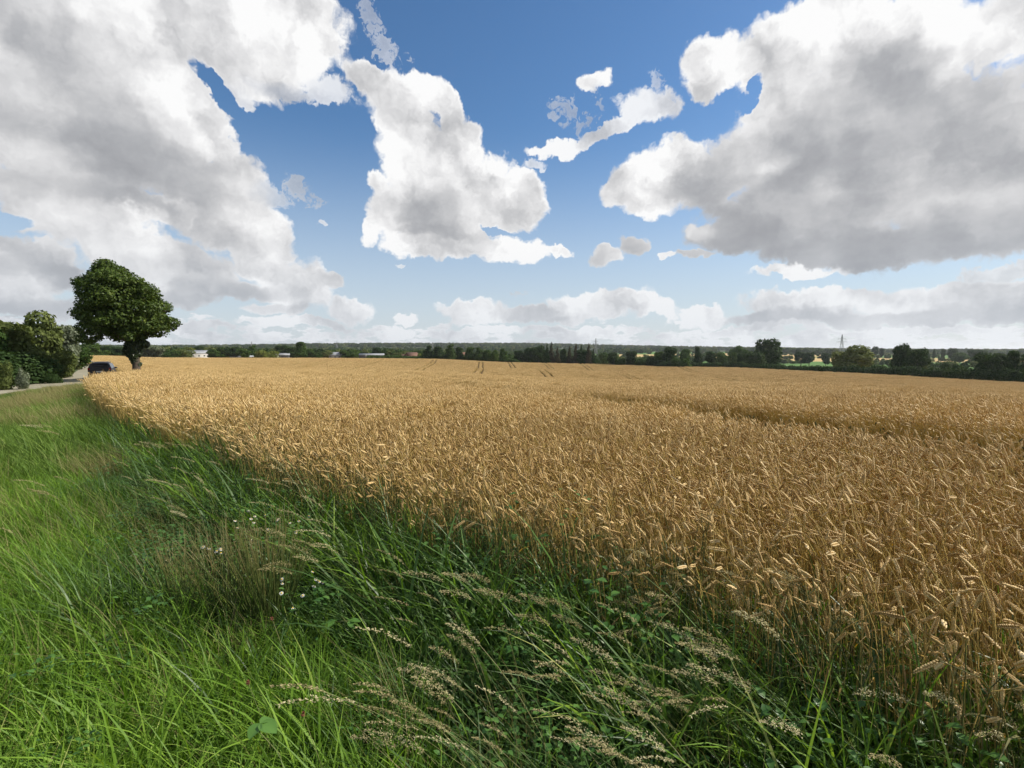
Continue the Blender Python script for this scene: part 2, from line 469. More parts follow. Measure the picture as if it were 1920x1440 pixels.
COLS = [
    kn(-700, (0, 0), (12, -.05), (30, -.7), (60, -1.3), (150, -2), (400, -3), (900, -4), (2500, 0), (6000, 10)),
    kn(0, (0, 0), (10, -.05), (20, -.50), (29, -.98), (42, -1.15), (60, -1.3), (120, -1.5), (250, -2.0), (500, -3), (1200, -3), (2600, 649, 8), (6000, 8)),
    kn(171, (0, 0), (12, -.02), (25, -.22), (42, -.85), (62, -1.32), (110, 684, 0), (250, 666.5, .8), (320, -2.5), (600, -4), (1200, -3), (2600, 650, 8), (6000, 8)),
    kn(340, (0, 0), (14, 731, .8), (35, 703, .8), (75, 690, .8), (130, 686.5, .8), (200, 679, .8), (330, 670.5, .8), (400, -4.0), (700, -6), (1200, -5), (2600, 649, 10), (6000, 8)),
    kn(600, (0, 0), (12, 743, .8), (20, 725, .8), (35, 709, .8), (85, 695, .8), (125, 695, .8), (190, 687, .8), (350, 671, .8), (420, -5.5), (700, -9), (1200, -7), (2600, 646, 9), (6000, 8)),
    kn(800, (0, 0), (12, 745, .8), (20, 728, .8), (35, 712, .8), (88, 697, .8), (125, 701, .8), (200, 690, .8), (232, 689.5, .8), (345, 672.5, .8), (420, -7), (700, -10), (1200, -8), (2600, 645, 9), (6000, 8)),
    kn(960, (0, 0), (12, 748, .8), (20, 732, .8), (35, 720, .8), (88, 706, .8), (122, 713, .8), (190, 691.5, .8), (235, 694, .8), (330, 679, .8), (420, -10), (700, -13), (1200, -9), (2600, 645, 9), (6000, 8)),
    kn(1200, (0, 0), (12, 752, .8), (20, 738, .8), (35, 727, .8), (90, 714, .8), (125, 721, .8), (192, 699, .8), (238, 701, .8), (320, 684, .8), (420, -12), (700, -15), (1200, -9), (2600, 650, 9), (6000, 8)),
    kn(1400, (0, 0), (12, 757, .8), (20, 743, .8), (35, 732, .8), (90, 718, .8), (122, 724, .8), (180, 708, .8), (285, 689, .8), (420, -13), (700, -15), (1200, -8), (2600, 653, 9), (6000, 8)),
    kn(1600, (0, 0), (12, 762, .8), (20, 748, .8), (35, 737, .8), (90, 721, .8), (120, 725, .8), (165, 713, .8), (240, 699, .8), (420, 694, 0), (700, 680, 0), (1200, 667, 0), (2600, 656, 9), (6000, 5)),
    kn(1920, (0, 0), (12, 775, .8), (20, 760, .8), (35, 749, .8), (80, 735, .8), (115, 730, .8), (190, 717, .8), (400, 700, 0), (700, 683, 0), (1200, 668, 0), (2600, 658, 9), (6000, 5)),
    kn(2900, (0, 0), (12, -.5), (35, -2.0), (80, -4.6), (200, -10), (400, -13), (700, -16), (1200, -14), (2600, -6), (6000, 0)),
]
AZ_K = np.array([math.degrees(math.atan2(c[0] - 960, 940)) for c in COLS])
LR = np.log(np.linspace(math.log(1.0), math.log(1.0), 1)) if False else None
RG = np.concatenate([[0], np.geomspace(2, 6000, 160)])


def mono(xs, ys, xq):
    """monotone-ish cubic (Catmull tangents limited) in sqrt-distance space"""
    xs = np.array(xs, float); ys = np.array(ys, float)
    d = np.diff(ys) / np.diff(xs)
    mtan = np.zeros(len(xs)); mtan[1:-1] = np.where(d[1:] * d[:-1] > 0, 2 * d[1:] * d[:-1] / (d[1:] + d[:-1] + 1e-12), 0)
    mtan[0], mtan[-1] = d[0], d[-1]
    i = np.clip(np.searchsorted(xs, xq) - 1, 0, len(xs) - 2)
    h = xs[i + 1] - xs[i]; t = np.clip((xq - xs[i]) / h, 0, 1)
    return ((2*t**3 - 3*t**2 + 1) * ys[i] + (t**3 - 2*t**2 + t) * h * mtan[i] + (-2*t**3 + 3*t**2) * ys[i + 1] + (t**3 - t**2) * h * mtan[i + 1])


PROF = np.array([mono([k[0] for k in c[1]], [k[1] for k in c[1]], RG) for c in COLS])   # (cols, radii)
AZ_F = np.arange(-70, 70.01, 1.0)
PF = np.zeros((len(AZ_F), len(RG)))
for j in range(len(RG)):
    PF[:, j] = mono(AZ_K, PROF[:, j], np.clip(AZ_F, AZ_K[0], AZ_K[-1]))
kern = np.array([1, 2, 3, 2, 1]) / 9
PFs = PF.copy()
for j in range(len(RG)):
    PFs[:, j] = np.convolve(np.pad(PF[:, j], 2, 'edge'), kern, 'valid')
PF = PFs
AVG = PF.mean(0)


def ground_z(x, y):
    x = np.asarray(x, float); y = np.asarray(y, float)
    r = np.hypot(x, y); az = np.degrees(np.arctan2(x, y))
    ri = np.interp(r, RG, np.arange(len(RG))); i = np.clip(ri.astype(int), 0, len(RG) - 2); fr = ri - i
    ac = np.clip(az, -70, 69.999); ai = (ac + 70); a = np.clip(ai.astype(int), 0, len(AZ_F) - 2); fa = ai - a
    z = (PF[a, i] * (1 - fr) + PF[a, i + 1] * fr) * (1 - fa) + (PF[a + 1, i] * (1 - fr) + PF[a + 1, i + 1] * fr) * fa
    w = np.clip((np.abs(az) - 70) / 110, 0, 1); w = w * w * (3 - 2 * w)
    zz = z * (1 - w) + (AVG[i] * (1 - fr) + AVG[i + 1] * fr) * w
    bump = .035 * np.sin(x * 1.3 + .7 * np.sin(y * .9)) * np.sin(y * 1.1 + 1) * np.clip(r / 6, 0, 1)
    return zz + bump


def gz(x, y): return float(ground_z(x, y))


def at_px(px, r):
    """world x, y at that picture column and distance"""
    x, y, _ = px_dir(px, 655)
    h = math.hypot(x, y)
    return x / h * r, y / h * r


def hit(px, py, h=0.0):
    """where the line of sight meets the surface lying h above the ground"""
    x, y, z = px_dir(px, py); k = math.hypot(x, y)
    rs = np.geomspace(.8, 3000, 1500)
    gx, gy = x / k * rs, y / k * rs
    d = CAM_Z + z / k * rs - (ground_z(gx, gy) + h)
    s = np.where(d < 0)[0]
    i = s[0] if len(s) else len(rs) - 1
    return float(gx[i]), float(gy[i])


def inside(poly, x, y):
    x = np.asarray(x); y = np.asarray(y); c = np.zeros(x.shape, bool)
    n = len(poly)
    for i in range(n):
        x1, y1 = poly[i]; x2, y2 = poly[(i + 1) % n]
        k = ((y1 > y) != (y2 > y)) & (x < (x2 - x1) * (y - y1) / (y2 - y1 + 1e-12) + x1)
        c ^= k
    return c


def dist_line(pts, x, y):
    d = np.full(np.shape(x), 1e9)
    for (x1, y1), (x2, y2) in zip(pts[:-1], pts[1:]):
        dx, dy = x2 - x1, y2 - y1
        t = np.clip(((x - x1) * dx + (y - y1) * dy) / (dx * dx + dy * dy + 1e-12), 0, 1)
        d = np.minimum(d, np.hypot(x - x1 - t * dx, y - y1 - t * dy))
    return d


EDGE = [(40, -44), (12, -13), (4.2, -2.6), (2.35, -.1), (1.75, .95), (1.34, 1.55), (.80, 2.05), (.2, 2.6), (-.5, 3.2), (-1.27, 3.75), (-2.1, 4.3), (-3.6, 5.75),
        (-5.7, 7.7), (-9.5, 11.6), (-14.2, 16.7), (-26, 32.5), (-33.5, 44), (-45, 57.5), (-75, 87), (-110, 120), (-175, 175)]
FAR = [(130, 246), (340, 330), (600, 350), (820, 345), (960, 330), (1160, 322), (1280, 300), (1380, 286), (1600, 240), (1920, 190), (2400, 165), (4000, 150)]
FIELD = EDGE + [at_px(*f) for f in FAR] + [(300, -60)]
ROAD = [(-24, -60), (-28, -10), (-31.5, 14), (-34, 28), (-36.2, 36), (-38.5, 43), (-44, 52.5), (-52, 63), (-69, 84), (-100, 116), (-150, 165)]
WHEAT_H = .80


def smooth_line(pts, n=8):
    P = [np.array(p, float) for p in pts]; P = [2 * P[0] - P[1]] + P + [2 * P[-1] - P[-2]]
    out = []
    for i in range(1, len(P) - 2):
        for t in np.arange(n) / n:
            out.append(.5 * ((2 * P[i]) + (-P[i-1] + P[i+1]) * t + (2*P[i-1] - 5*P[i] + 4*P[i+1] - P[i+2]) * t*t + (-P[i-1] + 3*P[i] - 3*P[i+1] + P[i+2]) * t**3))
    out.append(P[-2])
    return np.array(out)


ROAD_S = smooth_line(ROAD, 10)

# wheel tracks through the wheat, read off the picture and laid on the crop's surface
TR_PX = [
    [(560, 689.5), (585, 683), (605, 677.5)], [(568, 689.5), (594, 683), (614, 677.5)],
    [(660, 692.5), (688, 684), (712, 677)], [(780, 696), (793, 688), (806, 681)], [(789, 696), (803, 688), (817, 681)],
    [(892, 698), (897, 691), (899, 685)], [(901, 699), (906, 692), (904, 685)],
    [(954, 681), (960, 690)], [(960, 681), (966, 690)], [(1018, 680.5), (1030, 690)], [(1023, 680.5), (1036, 690)],
    [(1089, 682), (1100, 690)], [(1095, 682), (1106, 690)],
    [(1009, 692.5), (1017, 699), (1026, 708)], [(1020, 692.5), (1030, 699), (1037, 705)],
    [(1156, 699), (1170, 704), (1186, 712)], [(1166, 699), (1184, 705), (1198, 710)],
    [(1280, 691), (1330, 703)], [(1288, 691), (1340, 703)], [(1420, 695), (1480, 703), (1530, 712)], [(1600, 705), (1660, 716)],
]
TRACKS = [[hit(px, py, WHEAT_H) for px, py in t] for t in TR_PX]
for i_, j_ in ((0, 1), (3, 4), (5, 6), (7, 8), (9, 10), (11, 12), (13, 14), (15, 16), (17, 18)):      # wheel pairs run side by side
    c_ = (np.array(TRACKS[i_]) + np.array(TRACKS[j_])) / 2; t_ = np.gradient(c_, axis=0); t_ /= np.linalg.norm(t_, axis=1)[:, None]
    o_ = np.stack([-t_[:, 1], t_[:, 0]], -1) * 1.15
    TRACKS[i_] = [tuple(p) for p in c_ + o_]; TRACKS[j_] = [tuple(p) for p in c_ - o_]
for t in TRACKS:      # the tracks run on beyond the stretch that shows
    a, b_ = np.array(t[0]), np.array(t[-1]); u_ = (b_ - a) / np.linalg.norm(b_ - a)
    t.insert(0, tuple(a - u_ * 45)); t.append(tuple(b_ + u_ * 45))
NEAR_TR = [[hit(px, py, WHEAT_H) for px, py in t] for t in (
    [(690, 703), (850, 715), (1100, 743), (1400, 771), (1733, 806), (1920, 829), (2300, 880)],
    [(700, 699), (860, 710), (1120, 728), (1400, 740), (1600, 746), (1920, 757), (2300, 770)])]

# ------------------------------------------------------------------ ground
def ground_mat():
    mt, nt, out = new_mat('ground_verge')
    ge = nt.nodes.new('ShaderNodeNewGeometry')
    n1 = nt.nodes.new('ShaderNodeTexNoise'); n1.inputs['Scale'].default_value = 1.3; n1.inputs['Detail'].default_value = 8
    n2 = nt.nodes.new('ShaderNodeTexNoise'); n2.inputs['Scale'].default_value = 14; n2.inputs['Detail'].default_value = 6
    for n in (n1, n2): nt.links.new(ge.outputs['Position'], n.inputs['Vector'])
    f = mathn(nt, 'MULTIPLY_ADD', n2.outputs['Fac'], .6, mathn(nt, 'MULTIPLY', n1.outputs['Fac'], .4))
    col = ramp_node(nt, f, [(.35, (.035, .03, .014)), (.5, (.05, .07, .02)), (.62, (.07, .12, .03))])
    pb = nt.nodes.new('ShaderNodeBsdfPrincipled'); pb.inputs['Roughness'].default_value = .95
    nt.links.new(col, pb.inputs['Base Color']); nt.links.new(pb.outputs[0], out.inputs[0])
    return mt


def field_mat(name, stops, scale=.02, fine=2.0, bump=.0):
    mt, nt, out = new_mat(name)
    ge = nt.nodes.new('ShaderNodeNewGeometry')
    n1 = nt.nodes.new('ShaderNodeTexNoise'); n1.inputs['Scale'].default_value = scale; n1.inputs['Detail'].default_value = 4
    n2 = nt.nodes.new('ShaderNodeTexNoise'); n2.inputs['Scale'].default_value = fine; n2.inputs['Detail'].default_value = 6
    for n in (n1, n2): nt.links.new(ge.outputs['Position'], n.inputs['Vector'])
    f = mathn(nt, 'MULTIPLY_ADD', n2.outputs['Fac'], .5, mathn(nt, 'MULTIPLY', n1.outputs['Fac'], .5))
    col = ramp_node(nt, f, stops)
    pb = nt.nodes.new('ShaderNodeBsdfPrincipled'); pb.inputs['Roughness'].default_value = .95; pb.inputs['Specular IOR Level'].default_value = .1
    nt.links.new(col, pb.inputs['Base Color']); nt.links.new(pb.outputs[0], out.inputs[0])
    return mt


M['g_verge'] = ground_mat()
M['g_soil'] = field_mat('ground_under_wheat', [(.3, (.05, .035, .018)), (.6, (.12, .085, .04))], .3, 20)
M['g_wheat'] = field_mat('ground_distant_wheat', [(.3, (.38, .27, .11)), (.65, (.52, .38, .17))])
M['g_green'] = field_mat('ground_pasture', [(.3, (.06, .13, .03)), (.65, (.11, .21, .05))])
M['g_wood'] = field_mat('ground_woodland', [(.3, (.02, .035, .012)), (.65, (.05, .07, .025))], .01, .05)

az_g = np.concatenate([np.arange(-180, -60, 4.0), np.arange(-60, 60, .5), np.arange(60, 180, 4.0)])
r_g = np.concatenate([np.geomspace(.5, 30, 50)[:-1], np.geomspace(30, 400, 110)[:-1], np.geomspace(400, 9000, 60)])
AA, RR = np.meshgrid(np.radians(az_g), r_g)
gx, gy = RR * np.sin(AA), RR * np.cos(AA)
gV = np.stack([gx, gy, ground_z(gx, gy)], -1).reshape(-1, 3)
na, nr = len(az_g), len(r_g)
ii, jj = np.meshgrid(np.arange(nr - 1), np.arange(na), indexing='ij')
j2 = (jj + 1) % na
gF = np.stack([ii * na + jj, ii * na + j2, (ii + 1) * na + j2, (ii + 1) * na + jj], -1).reshape(-1, 4)[:, ::-1]
cen = gV[gF].mean(1)
cr_ = np.hypot(cen[:, 0], cen[:, 1]); caz = np.degrees(np.arctan2(cen[:, 0], cen[:, 1]))
mi = np.zeros(len(gF), int)
mi[inside(FIELD, cen[:, 0], cen[:, 1])] = 1
far = (cr_ > 380) | ((cr_ > 150) & (mi == 0))
cell = np.sin(cen[:, 0] / 170.0 + 2.1 * np.sin(cen[:, 1] / 300)) + np.sin(cen[:, 1] / 140.0 + 1.7 * np.sin(cen[:, 0] / 260))
mi[far & (mi == 0)] = 3
mi[far & (mi == 3) & (cell > .55)] = 2
mi[far & (mi > 1) & (cell < -1.0)] = 4
mi[(cr_ > 1500)] = 4
right = (caz > 24) & (cr_ > 380) & (cr_ < 760); mi[right] = 3
mi[(caz > 20) & (cr_ > 760) & (cr_ < 960)] = 2
mi[(caz > 37) & (cr_ > 600) & (cr_ < 760)] = 3
cV = np.array([[0, 0, gz(0, 0)]]); gV = np.concatenate([gV, cV]); c0 = len(gV) - 1
jf = np.arange(na)
gT = np.stack([np.full(na, c0), (jf + 1) % na, jf], -1)
ground = link('ground', make_mesh('ground', gV, [gT, gF], [M['g_verge'], M['g_soil'], M['g_wheat'], M['g_green'], M['g_wood']],
              smooth=True, mat_idx=np.concatenate([np.zeros(na, int), mi])), kind='structure')

# ------------------------------------------------------------------ road
rd = rough_mat('road_surface', (.24, .22, .155), (.33, .30, .215), 1.2, .9, .2, 0, .15, 8)
t_ = np.gradient(ROAD_S, axis=0); t_ /= np.linalg.norm(t_, axis=1)[:, None]; nrm = np.stack([-t_[:, 1], t_[:, 0]], -1)
offs = np.linspace(-2.3, 2.3, 9)
rx = ROAD_S[:, None, 0] + nrm[:, None, 0] * offs; ry = ROAD_S[:, None, 1] + nrm[:, None, 1] * offs
rz = ground_z(rx, ry) + .05 - .04 * (np.abs(offs) / 2.3) ** 4
k_ = len(ROAD_S); w_ = len(offs)
i_, j_ = np.meshgrid(np.arange(k_ - 1), np.arange(w_ - 1), indexing='ij')
rF = np.stack([i_ * w_ + j_, i_ * w_ + j_ + 1, (i_ + 1) * w_ + j_ + 1, (i_ + 1) * w_ + j_], -1).reshape(-1, 4)[:, ::-1]
link('road', make_mesh('road', np.stack([rx, ry, rz], -1).reshape(-1, 3), rF, [rd], smooth=True), kind='structure')


# ------------------------------------------------------------------ plants: shapes
def blades(n, base, phi, L, width, th0, th1, wind=0.0, seg=5, a=None, tipw=0.06, z0=0.0):
    """n curved tapering blades; th0 start lean, th1 extra lean at the tip (radians)"""
    t = np.linspace(0, 1, seg + 1)
    tm = (t[1:] + t[:-1]) / 2
    th = th0[:, None] + th1[:, None] * tm ** 1.3
    h = np.sin(th); v = np.cos(th)
    dl = (L / seg)[:, None]
    X = np.concatenate([np.zeros((n, 1)), np.cumsum(h * dl, 1)], 1)
    Z = np.concatenate([np.zeros((n, 1)), np.cumsum(v * dl, 1)], 1)
    px_ = base[:, 0:1] + X * np.cos(phi)[:, None] - wind * (L[:, None] * t ** 2)
    py_ = base[:, 1:2] + X * np.sin(phi)[:, None]
    pz_ = Z * (1 - .12 * abs(wind)) + z0
    C = np.stack([px_, py_, pz_], -1)
    tw = phi + np.pi / 2 + rng.normal(0, .5, n)
    W = np.stack([np.cos(tw), np.sin(tw), rng.normal(0, .15, n)], -1)
    prof = np.maximum(np.minimum(1, .55 + 1.5 * t) * (1 - t ** 2.2), tipw)
    Lf = C - W[:, None] * (width[:, None, None] * prof[None, :, None]) / 2
    Rt = C + W[:, None] * (width[:, None, None] * prof[None, :, None]) / 2
    V = np.stack([Lf, Rt], 2).reshape(n, -1, 3)
    k = V.shape[1]
    s = np.arange(seg) * 2
    f = np.stack([s, s + 1, s + 3, s + 2], -1)
    F = (f[None] + (np.arange(n) * k)[:, None, None]).reshape(-1, 4)
    if a is None: a = rng.random(n)
    return V.reshape(-1, 3), F, np.repeat(a, k), C


def disk(n, r):
    q = np.sqrt(rng.random(n)) * r; p = rng.random(n) * 2 * np.pi
    return np.stack([q * np.cos(p), q * np.sin(p)], -1)


def proto(name, parts):
    """parts: list of (V, F, a, material) -> unlinked object used as scatter source"""
    V = np.concatenate([p[0] for p in parts]); off = np.cumsum([0] + [len(p[0]) for p in parts])
    mats = []; F3 = []; F4 = []; m3 = []; m4 = []
    for (v, f, a, mt), o in zip(parts, off):
        if mt not in mats: mats.append(mt)
        f = np.asarray(f)
        (F3 if f.shape[1] == 3 else F4).append(f + o)
        (m3 if f.shape[1] == 3 else m4).append(np.full(len(f), mats.index(mt)))
    F = []; mi_ = []
    if F3: F.append(np.concatenate(F3)); mi_ += m3
    if F4: F.append(np.concatenate(F4)); mi_ += m4
    me = make_mesh(name, V, F, mats, {'v': np.concatenate([p[2] for p in parts])}, False, np.concatenate(mi_))
    return bpy.data.objects.new(name, me)


def scatter(name, protos, pts, rotz, scl, idx, label=None, tilt=None, kind='stuff'):
    """one object that repeats the source meshes at the points (geometry nodes)"""
    me = bpy.data.meshes.new(name)
    pts = np.asarray(pts, np.float32)
    me.vertices.add(len(pts)); me.vertices.foreach_set('co', pts.ravel())
    rot = np.zeros((len(pts), 3), np.float32); rot[:, 2] = rotz
    if tilt is not None: rot[:, :2] = tilt
    at = me.attributes.new('rot', 'FLOAT_VECTOR', 'POINT'); at.data.foreach_set('vector', rot.ravel())
    sc3 = np.asarray(scl, np.float32)
    if sc3.ndim == 1: sc3 = np.repeat(sc3[:, None], 3, 1)
    at = me.attributes.new('scl', 'FLOAT_VECTOR', 'POINT'); at.data.foreach_set('vector', np.ascontiguousarray(sc3).ravel())
    at = me.attributes.new('idx', 'INT', 'POINT'); at.data.foreach_set('value', np.asarray(idx, np.int32))
    o = link(name, me, kind=kind)
    if label: o['label'] = label
    ng = bpy.data.node_groups.new(name, 'GeometryNodeTree')
    ng.interface.new_socket("Geometry", in_out='INPUT', socket_type='NodeSocketGeometry')
    ng.interface.new_socket("Geometry", in_out='OUTPUT', socket_type='NodeSocketGeometry')
    N, L = ng.nodes, ng.links
    gi = N.new('NodeGroupInput'); go = N.new('NodeGroupOutput')
    ip = N.new('GeometryNodeInstanceOnPoints'); jn = N.new('GeometryNodeJoinGeometry')
    for p in reversed(protos):
        oi = N.new('GeometryNodeObjectInfo'); oi.inputs['Object'].default_value = p; oi.inputs['As Instance'].default_value = True
        L.new(oi.outputs['Geometry'], jn.inputs[0])
    L.new(gi.outputs[0], ip.inputs['Points']); L.new(jn.outputs[0], ip.inputs['Instance'])
    ip.inputs['Pick Instance'].default_value = True

    def na_(nm, ty, sock_):
        n = N.new('GeometryNodeInputNamedAttribute'); n.data_type = ty; n.inputs['Name'].default_value = nm
        L.new(n.outputs[0], sock_)
    na_('idx', 'INT', ip.inputs['Instance Index'])
    e2r = N.new('FunctionNodeEulerToRotation'); na_('rot', 'FLOAT_VECTOR', e2r.inputs[0]); L.new(e2r.outputs[0], ip.inputs['Rotation'])
    na_('scl', 'FLOAT_VECTOR', ip.inputs['Scale'])
    L.new(ip.outputs[0], go.inputs[0])
    md = o.modifiers.new('scatter', 'NODES'); md.node_group = ng
    return o


def wheat_ear(mb_list, C, T, Ln, w, a, detail):
    """ear from point C along unit T"""
    T = T / np.linalg.norm(T)
    u = np.cross(T, [0, 0, 1.0]); u = u / (np.linalg.norm(u) + 1e-9); v = np.cross(T, u)
    rot = rng.random() * np.pi
    u, v = u * math.cos(rot) + v * math.sin(rot), -u * math.sin(rot) + v * math.cos(rot)
    if detail == 2:
        k = 10
        for side in (-1, 1):
            for i in range(k):
                s = (i + .5 * (side > 0)) / k
                taper = 1 - .45 * abs(2 * s - .75) ** 2
                c = C + T * (Ln * (.02 + .9 * s)) + u * side * w * .14
                d = T * .93 + u * side * .30 + v * rng.normal(0, .12); d /= np.linalg.norm(d)
                l_ = w * 1.35 * taper; q = w * .42 * taper
                e1 = np.cross(d, v); e1 /= np.linalg.norm(e1)
                e2 = v
                m_ = c + d * l_ * .42
                V = np.array([c, m_ + e1 * q, m_ + e2 * q * 1.2, m_ - e1 * q, m_ - e2 * q * 1.2, c + d * l_])
                F = np.array([(0,1,2),(0,2,3),(0,3,4),(0,4,1),(5,2,1),(5,3,2),(5,4,3),(5,1,4)])
                mb_list.append((V, F, np.full(6, np.clip(a + rng.normal(0, .12), 0, 1))))
    else:
        n = 4 if detail == 1 else 3
        th = np.arange(n) / n * 2 * np.pi
        rings = [(0, .25), (.3, .55), (.72, .5), (1.0, 0.05)] if detail == 1 else [(0, .3), (.45, .62), (1.0, .1)]
        V = np.concatenate([C + T * Ln * s + (np.cos(th)[:, None] * u + np.sin(th)[:, None] * v * .7) * w * q for s, q in rings])
        i = np.arange(len(rings) - 1)[:, None] * n; j = np.arange(n)[None]; j_2 = (j + 1) % n
        F = np.stack([i + j, i + j_2, i + n + j_2, i + n + j], -1).reshape(-1, 4)
        mb_list.append((V, F, np.clip(np.full(len(V), a) + rng.normal(0, .12, len(V)), 0, 1)))


def join(lst):
    o = 0; V = []; F = []; A = []
    for v, f, a in lst:
        V.append(v); F.append(np.asarray(f) + o); A.append(a); o += len(v)
    return np.concatenate(V), np.concatenate(F), np.concatenate(A)


def wheat_proto(name, n, rad, detail, green=False, dense_leaf=.7, cut=0.0):
    base = disk(n, rad) if n > 1 else np.zeros((1, 2))
    if rad > .5: base = (rng.random((n, 2)) - .5) * 2 * rad
    phi = np.pi + rng.normal(0, 1.0, n)
    hgt = WHEAT_H * rng.normal(1.0, .055, n) - .02
    th0 = np.abs(rng.normal(.05, .05, n)); th1 = np.abs(rng.normal(.25, .2, n))
    seg = {2: 7, 1: 3, 0: 1}[detail]
    ears = []; stems = []
    n_ = n
    droop = np.clip(rng.gamma(2.0, .25, n), .05, 2.0)
    for i in range(n):
        t = np.linspace(cut, 1, seg + 1)
        th = th0[i] + th1[i] * t ** 4
        if detail == 2: th = th + droop[i] * .35 * (t > .93)
        d = np.stack([np.sin(th) * math.cos(phi[i]), np.sin(th) * math.sin(phi[i]), np.cos(th)], -1)
        Ls = hgt[i] * (1 - cut) / seg
        P = np.concatenate([[[base[i, 0], base[i, 1], hgt[i] * cut]], d[1:] * Ls]).cumsum(0)
        te = th[-1] + droop[i]
        T = np.array([math.sin(te) * math.cos(phi[i]), math.sin(te) * math.sin(phi[i]), math.cos(te)])
        a = rng.random()
        w = .0112 * rng.normal(1, .1) * (1 if detail == 2 else (1.1 if detail == 1 else 1.3))
        if detail == 2:
            mb = MB(); mb.tube(P, .0017, 3); stems.append((mb.V[0], mb.F4[0], np.full(len(mb.V[0]), rng.random())))
            # the ear itself curves a little: two pieces
            wheat_ear(ears, P[-1], T, .072 * rng.normal(1, .14), w * .95, a, 2)
        else:
            ww = .0022 if detail == 1 else .0032
            side = np.array([math.sin(rng.random() * 6.28), math.cos(rng.random() * 6.28), 0]) * ww
            V = np.stack([P - side, P + side], 1).reshape(-1, 3); s = np.arange(seg) * 2
            stems.append((V, np.stack([s, s + 1, s + 3, s + 2], -1), np.full(len(V), rng.random())))
            wheat_ear(ears, P[-1], T, .073 * rng.normal(1, .14) * (1 if detail else 1.15), w, a, detail)
    parts = []
    E = join(ears); S = join(stems)
    parts.append((*E, M['wheat_green_and_shade'] if green == 2 else M['wheat_ear'])); parts.append((*S, M['wheat_green_and_shade'] if green else M['wheat_stem']))
    if detail >= 1:
        k = max(1, int(n * dense_leaf))
        b = disk(k, max(rad, .02)) if rad < .5 else (rng.random((k, 2)) - .5) * 2 * rad
        V, F, A, _ = blades(k, b, rng.random(k) * 6.28, rng.uniform(.12, .26, k), rng.uniform(.005, .009, k), rng.uniform(.2, .9, k), rng.uniform(.6, 2.0, k), .1, 3 if detail == 2 else 2)
        V[:, 2] += np.repeat(rng.uniform(.25, .55, k), len(V) // k)
        parts.append((V, F, A, M['wheat_green_and_shade'] if green else M['wheat_leaf']))
    return proto(name, parts)


def grass_proto(name, n, rad, Lr, wr, mat, wind=.2, lean=(.05, .5), bend=(.3, 1.6), seg=5):
    b = disk(n, rad)
    V, F, A, _ = blades(n, b, rng.random(n) * 6.28, rng.uniform(*Lr, n), rng.uniform(*wr, n), rng.uniform(*lean, n), rng.uniform(*bend, n), wind, seg)
    return proto(name, [(V, F, A, mat)])


def seed_proto(name, n, rad, Lr, style, wind=.35):
    """tall grass stems with feathery or spiked heads leaning with the wind"""
    b = disk(n, rad); L_ = rng.uniform(*Lr, n)
    phi = np.pi + rng.normal(0, .35, n)
    V, F, A, C = blades(n, b, phi, L_, np.full(n, .0026), rng.uniform(.12, .42, n), rng.uniform(.15, .55, n), wind, 6, tipw=.6)
    parts = [(V, F, A, M['stem_green'])]
    hv = []
    for i in range(n):
        p1 = C[i, -1]; T = C[i, -1] - C[i, -2]; T = T / np.linalg.norm(T)
        hl = rng.uniform(.11, .20)
        a0 = rng.random()
        if style == 'spike': m_, sp, q = 110, .0035, .0072
        else: m_, sp, q = 230, .0085, .0062
        for k in range(m_):
            s = rng.random()
            env = math.sin(math.pi * min(1, s * .9 + .1)) ** .7
            ofs = rng.normal(0, 1, 3) * sp * env
            drp = np.array([-.25, 0, -.30]) * (s ** 2) * hl * .9
            c = p1 - T * hl * .25 + T * hl * s + ofs + drp
            d = T + rng.normal(0, .45, 3) + np.array([-.2, 0, -.2]); d /= np.linalg.norm(d)
            e = np.cross(d, rng.normal(0, 1, 3)); e /= np.linalg.norm(e) + 1e-9
            l_ = q * rng.uniform(.8, 1.5)
            hv.append((np.array([c, c + d * l_ * .5 + e * l_ * .22, c + d * l_, c + d * l_ * .5 - e * l_ * .22]), np.array([(0, 1, 2, 3)]), np.full(4, np.clip(a0 + rng.normal(0, .2), 0, 1))))
    V, F, A = join(hv)
    parts.append((V, F, A, M['seed_head']))
    return proto(name, parts)


def weed_proto(name, n, rad, ls, hgt):
    """low leafy weed: stalk leaves, each a folded pointed leaf"""
    out = []
    for i in range(n):
        b = np.array([*disk(1, rad)[0], rng.uniform(.3, 1) * hgt])
        p = rng.random() * 6.28; el_ = rng.uniform(-.3, .5)
        d = np.array([math.cos(p) * math.cos(el_), math.sin(p) * math.cos(el_), math.sin(el_)])
        s = np.cross(d, [0, 0, 1]); s /= np.linalg.norm(s); u = np.cross(s, d)
        l_ = ls * rng.uniform(.6, 1.3); w = l_ * .33
        V = np.array([b, b + d * l_ * .35 + s * w + u * w * .3, b + d * l_ * .4, b + d * l_ * .35 - s * w + u * w * .3, b + d * l_ * .7 + s * w * .75 + u * w * .1, b + d * l_ * .72 - u * w * .1, b + d * l_ * .7 - s * w * .75 + u * w * .1, b + d * l_ - u * w * .4])
        F3 = np.array([(0, 1, 2), (0, 2, 3), (4, 7, 5), (5, 7, 6), (1, 4, 5), (1, 5, 2), (2, 5, 6), (2, 6, 3)])
        out.append((V, F3, np.full(8, rng.random())))
    return proto(name, [(*join(out), M['leaf_weed'])])


def jitter_points(xmin, xmax, ymin, ymax, cell):
    nx, ny = int((xmax - xmin) / cell) + 1, int((ymax - ymin) / cell) + 1
    X, Y = np.meshgrid(np.arange(nx), np.arange(ny))
    X = xmin + (X + rng.random(X.shape)) * cell; Y = ymin + (Y + rng.random(Y.shape)) * cell
    return X.ravel(), Y.ravel()


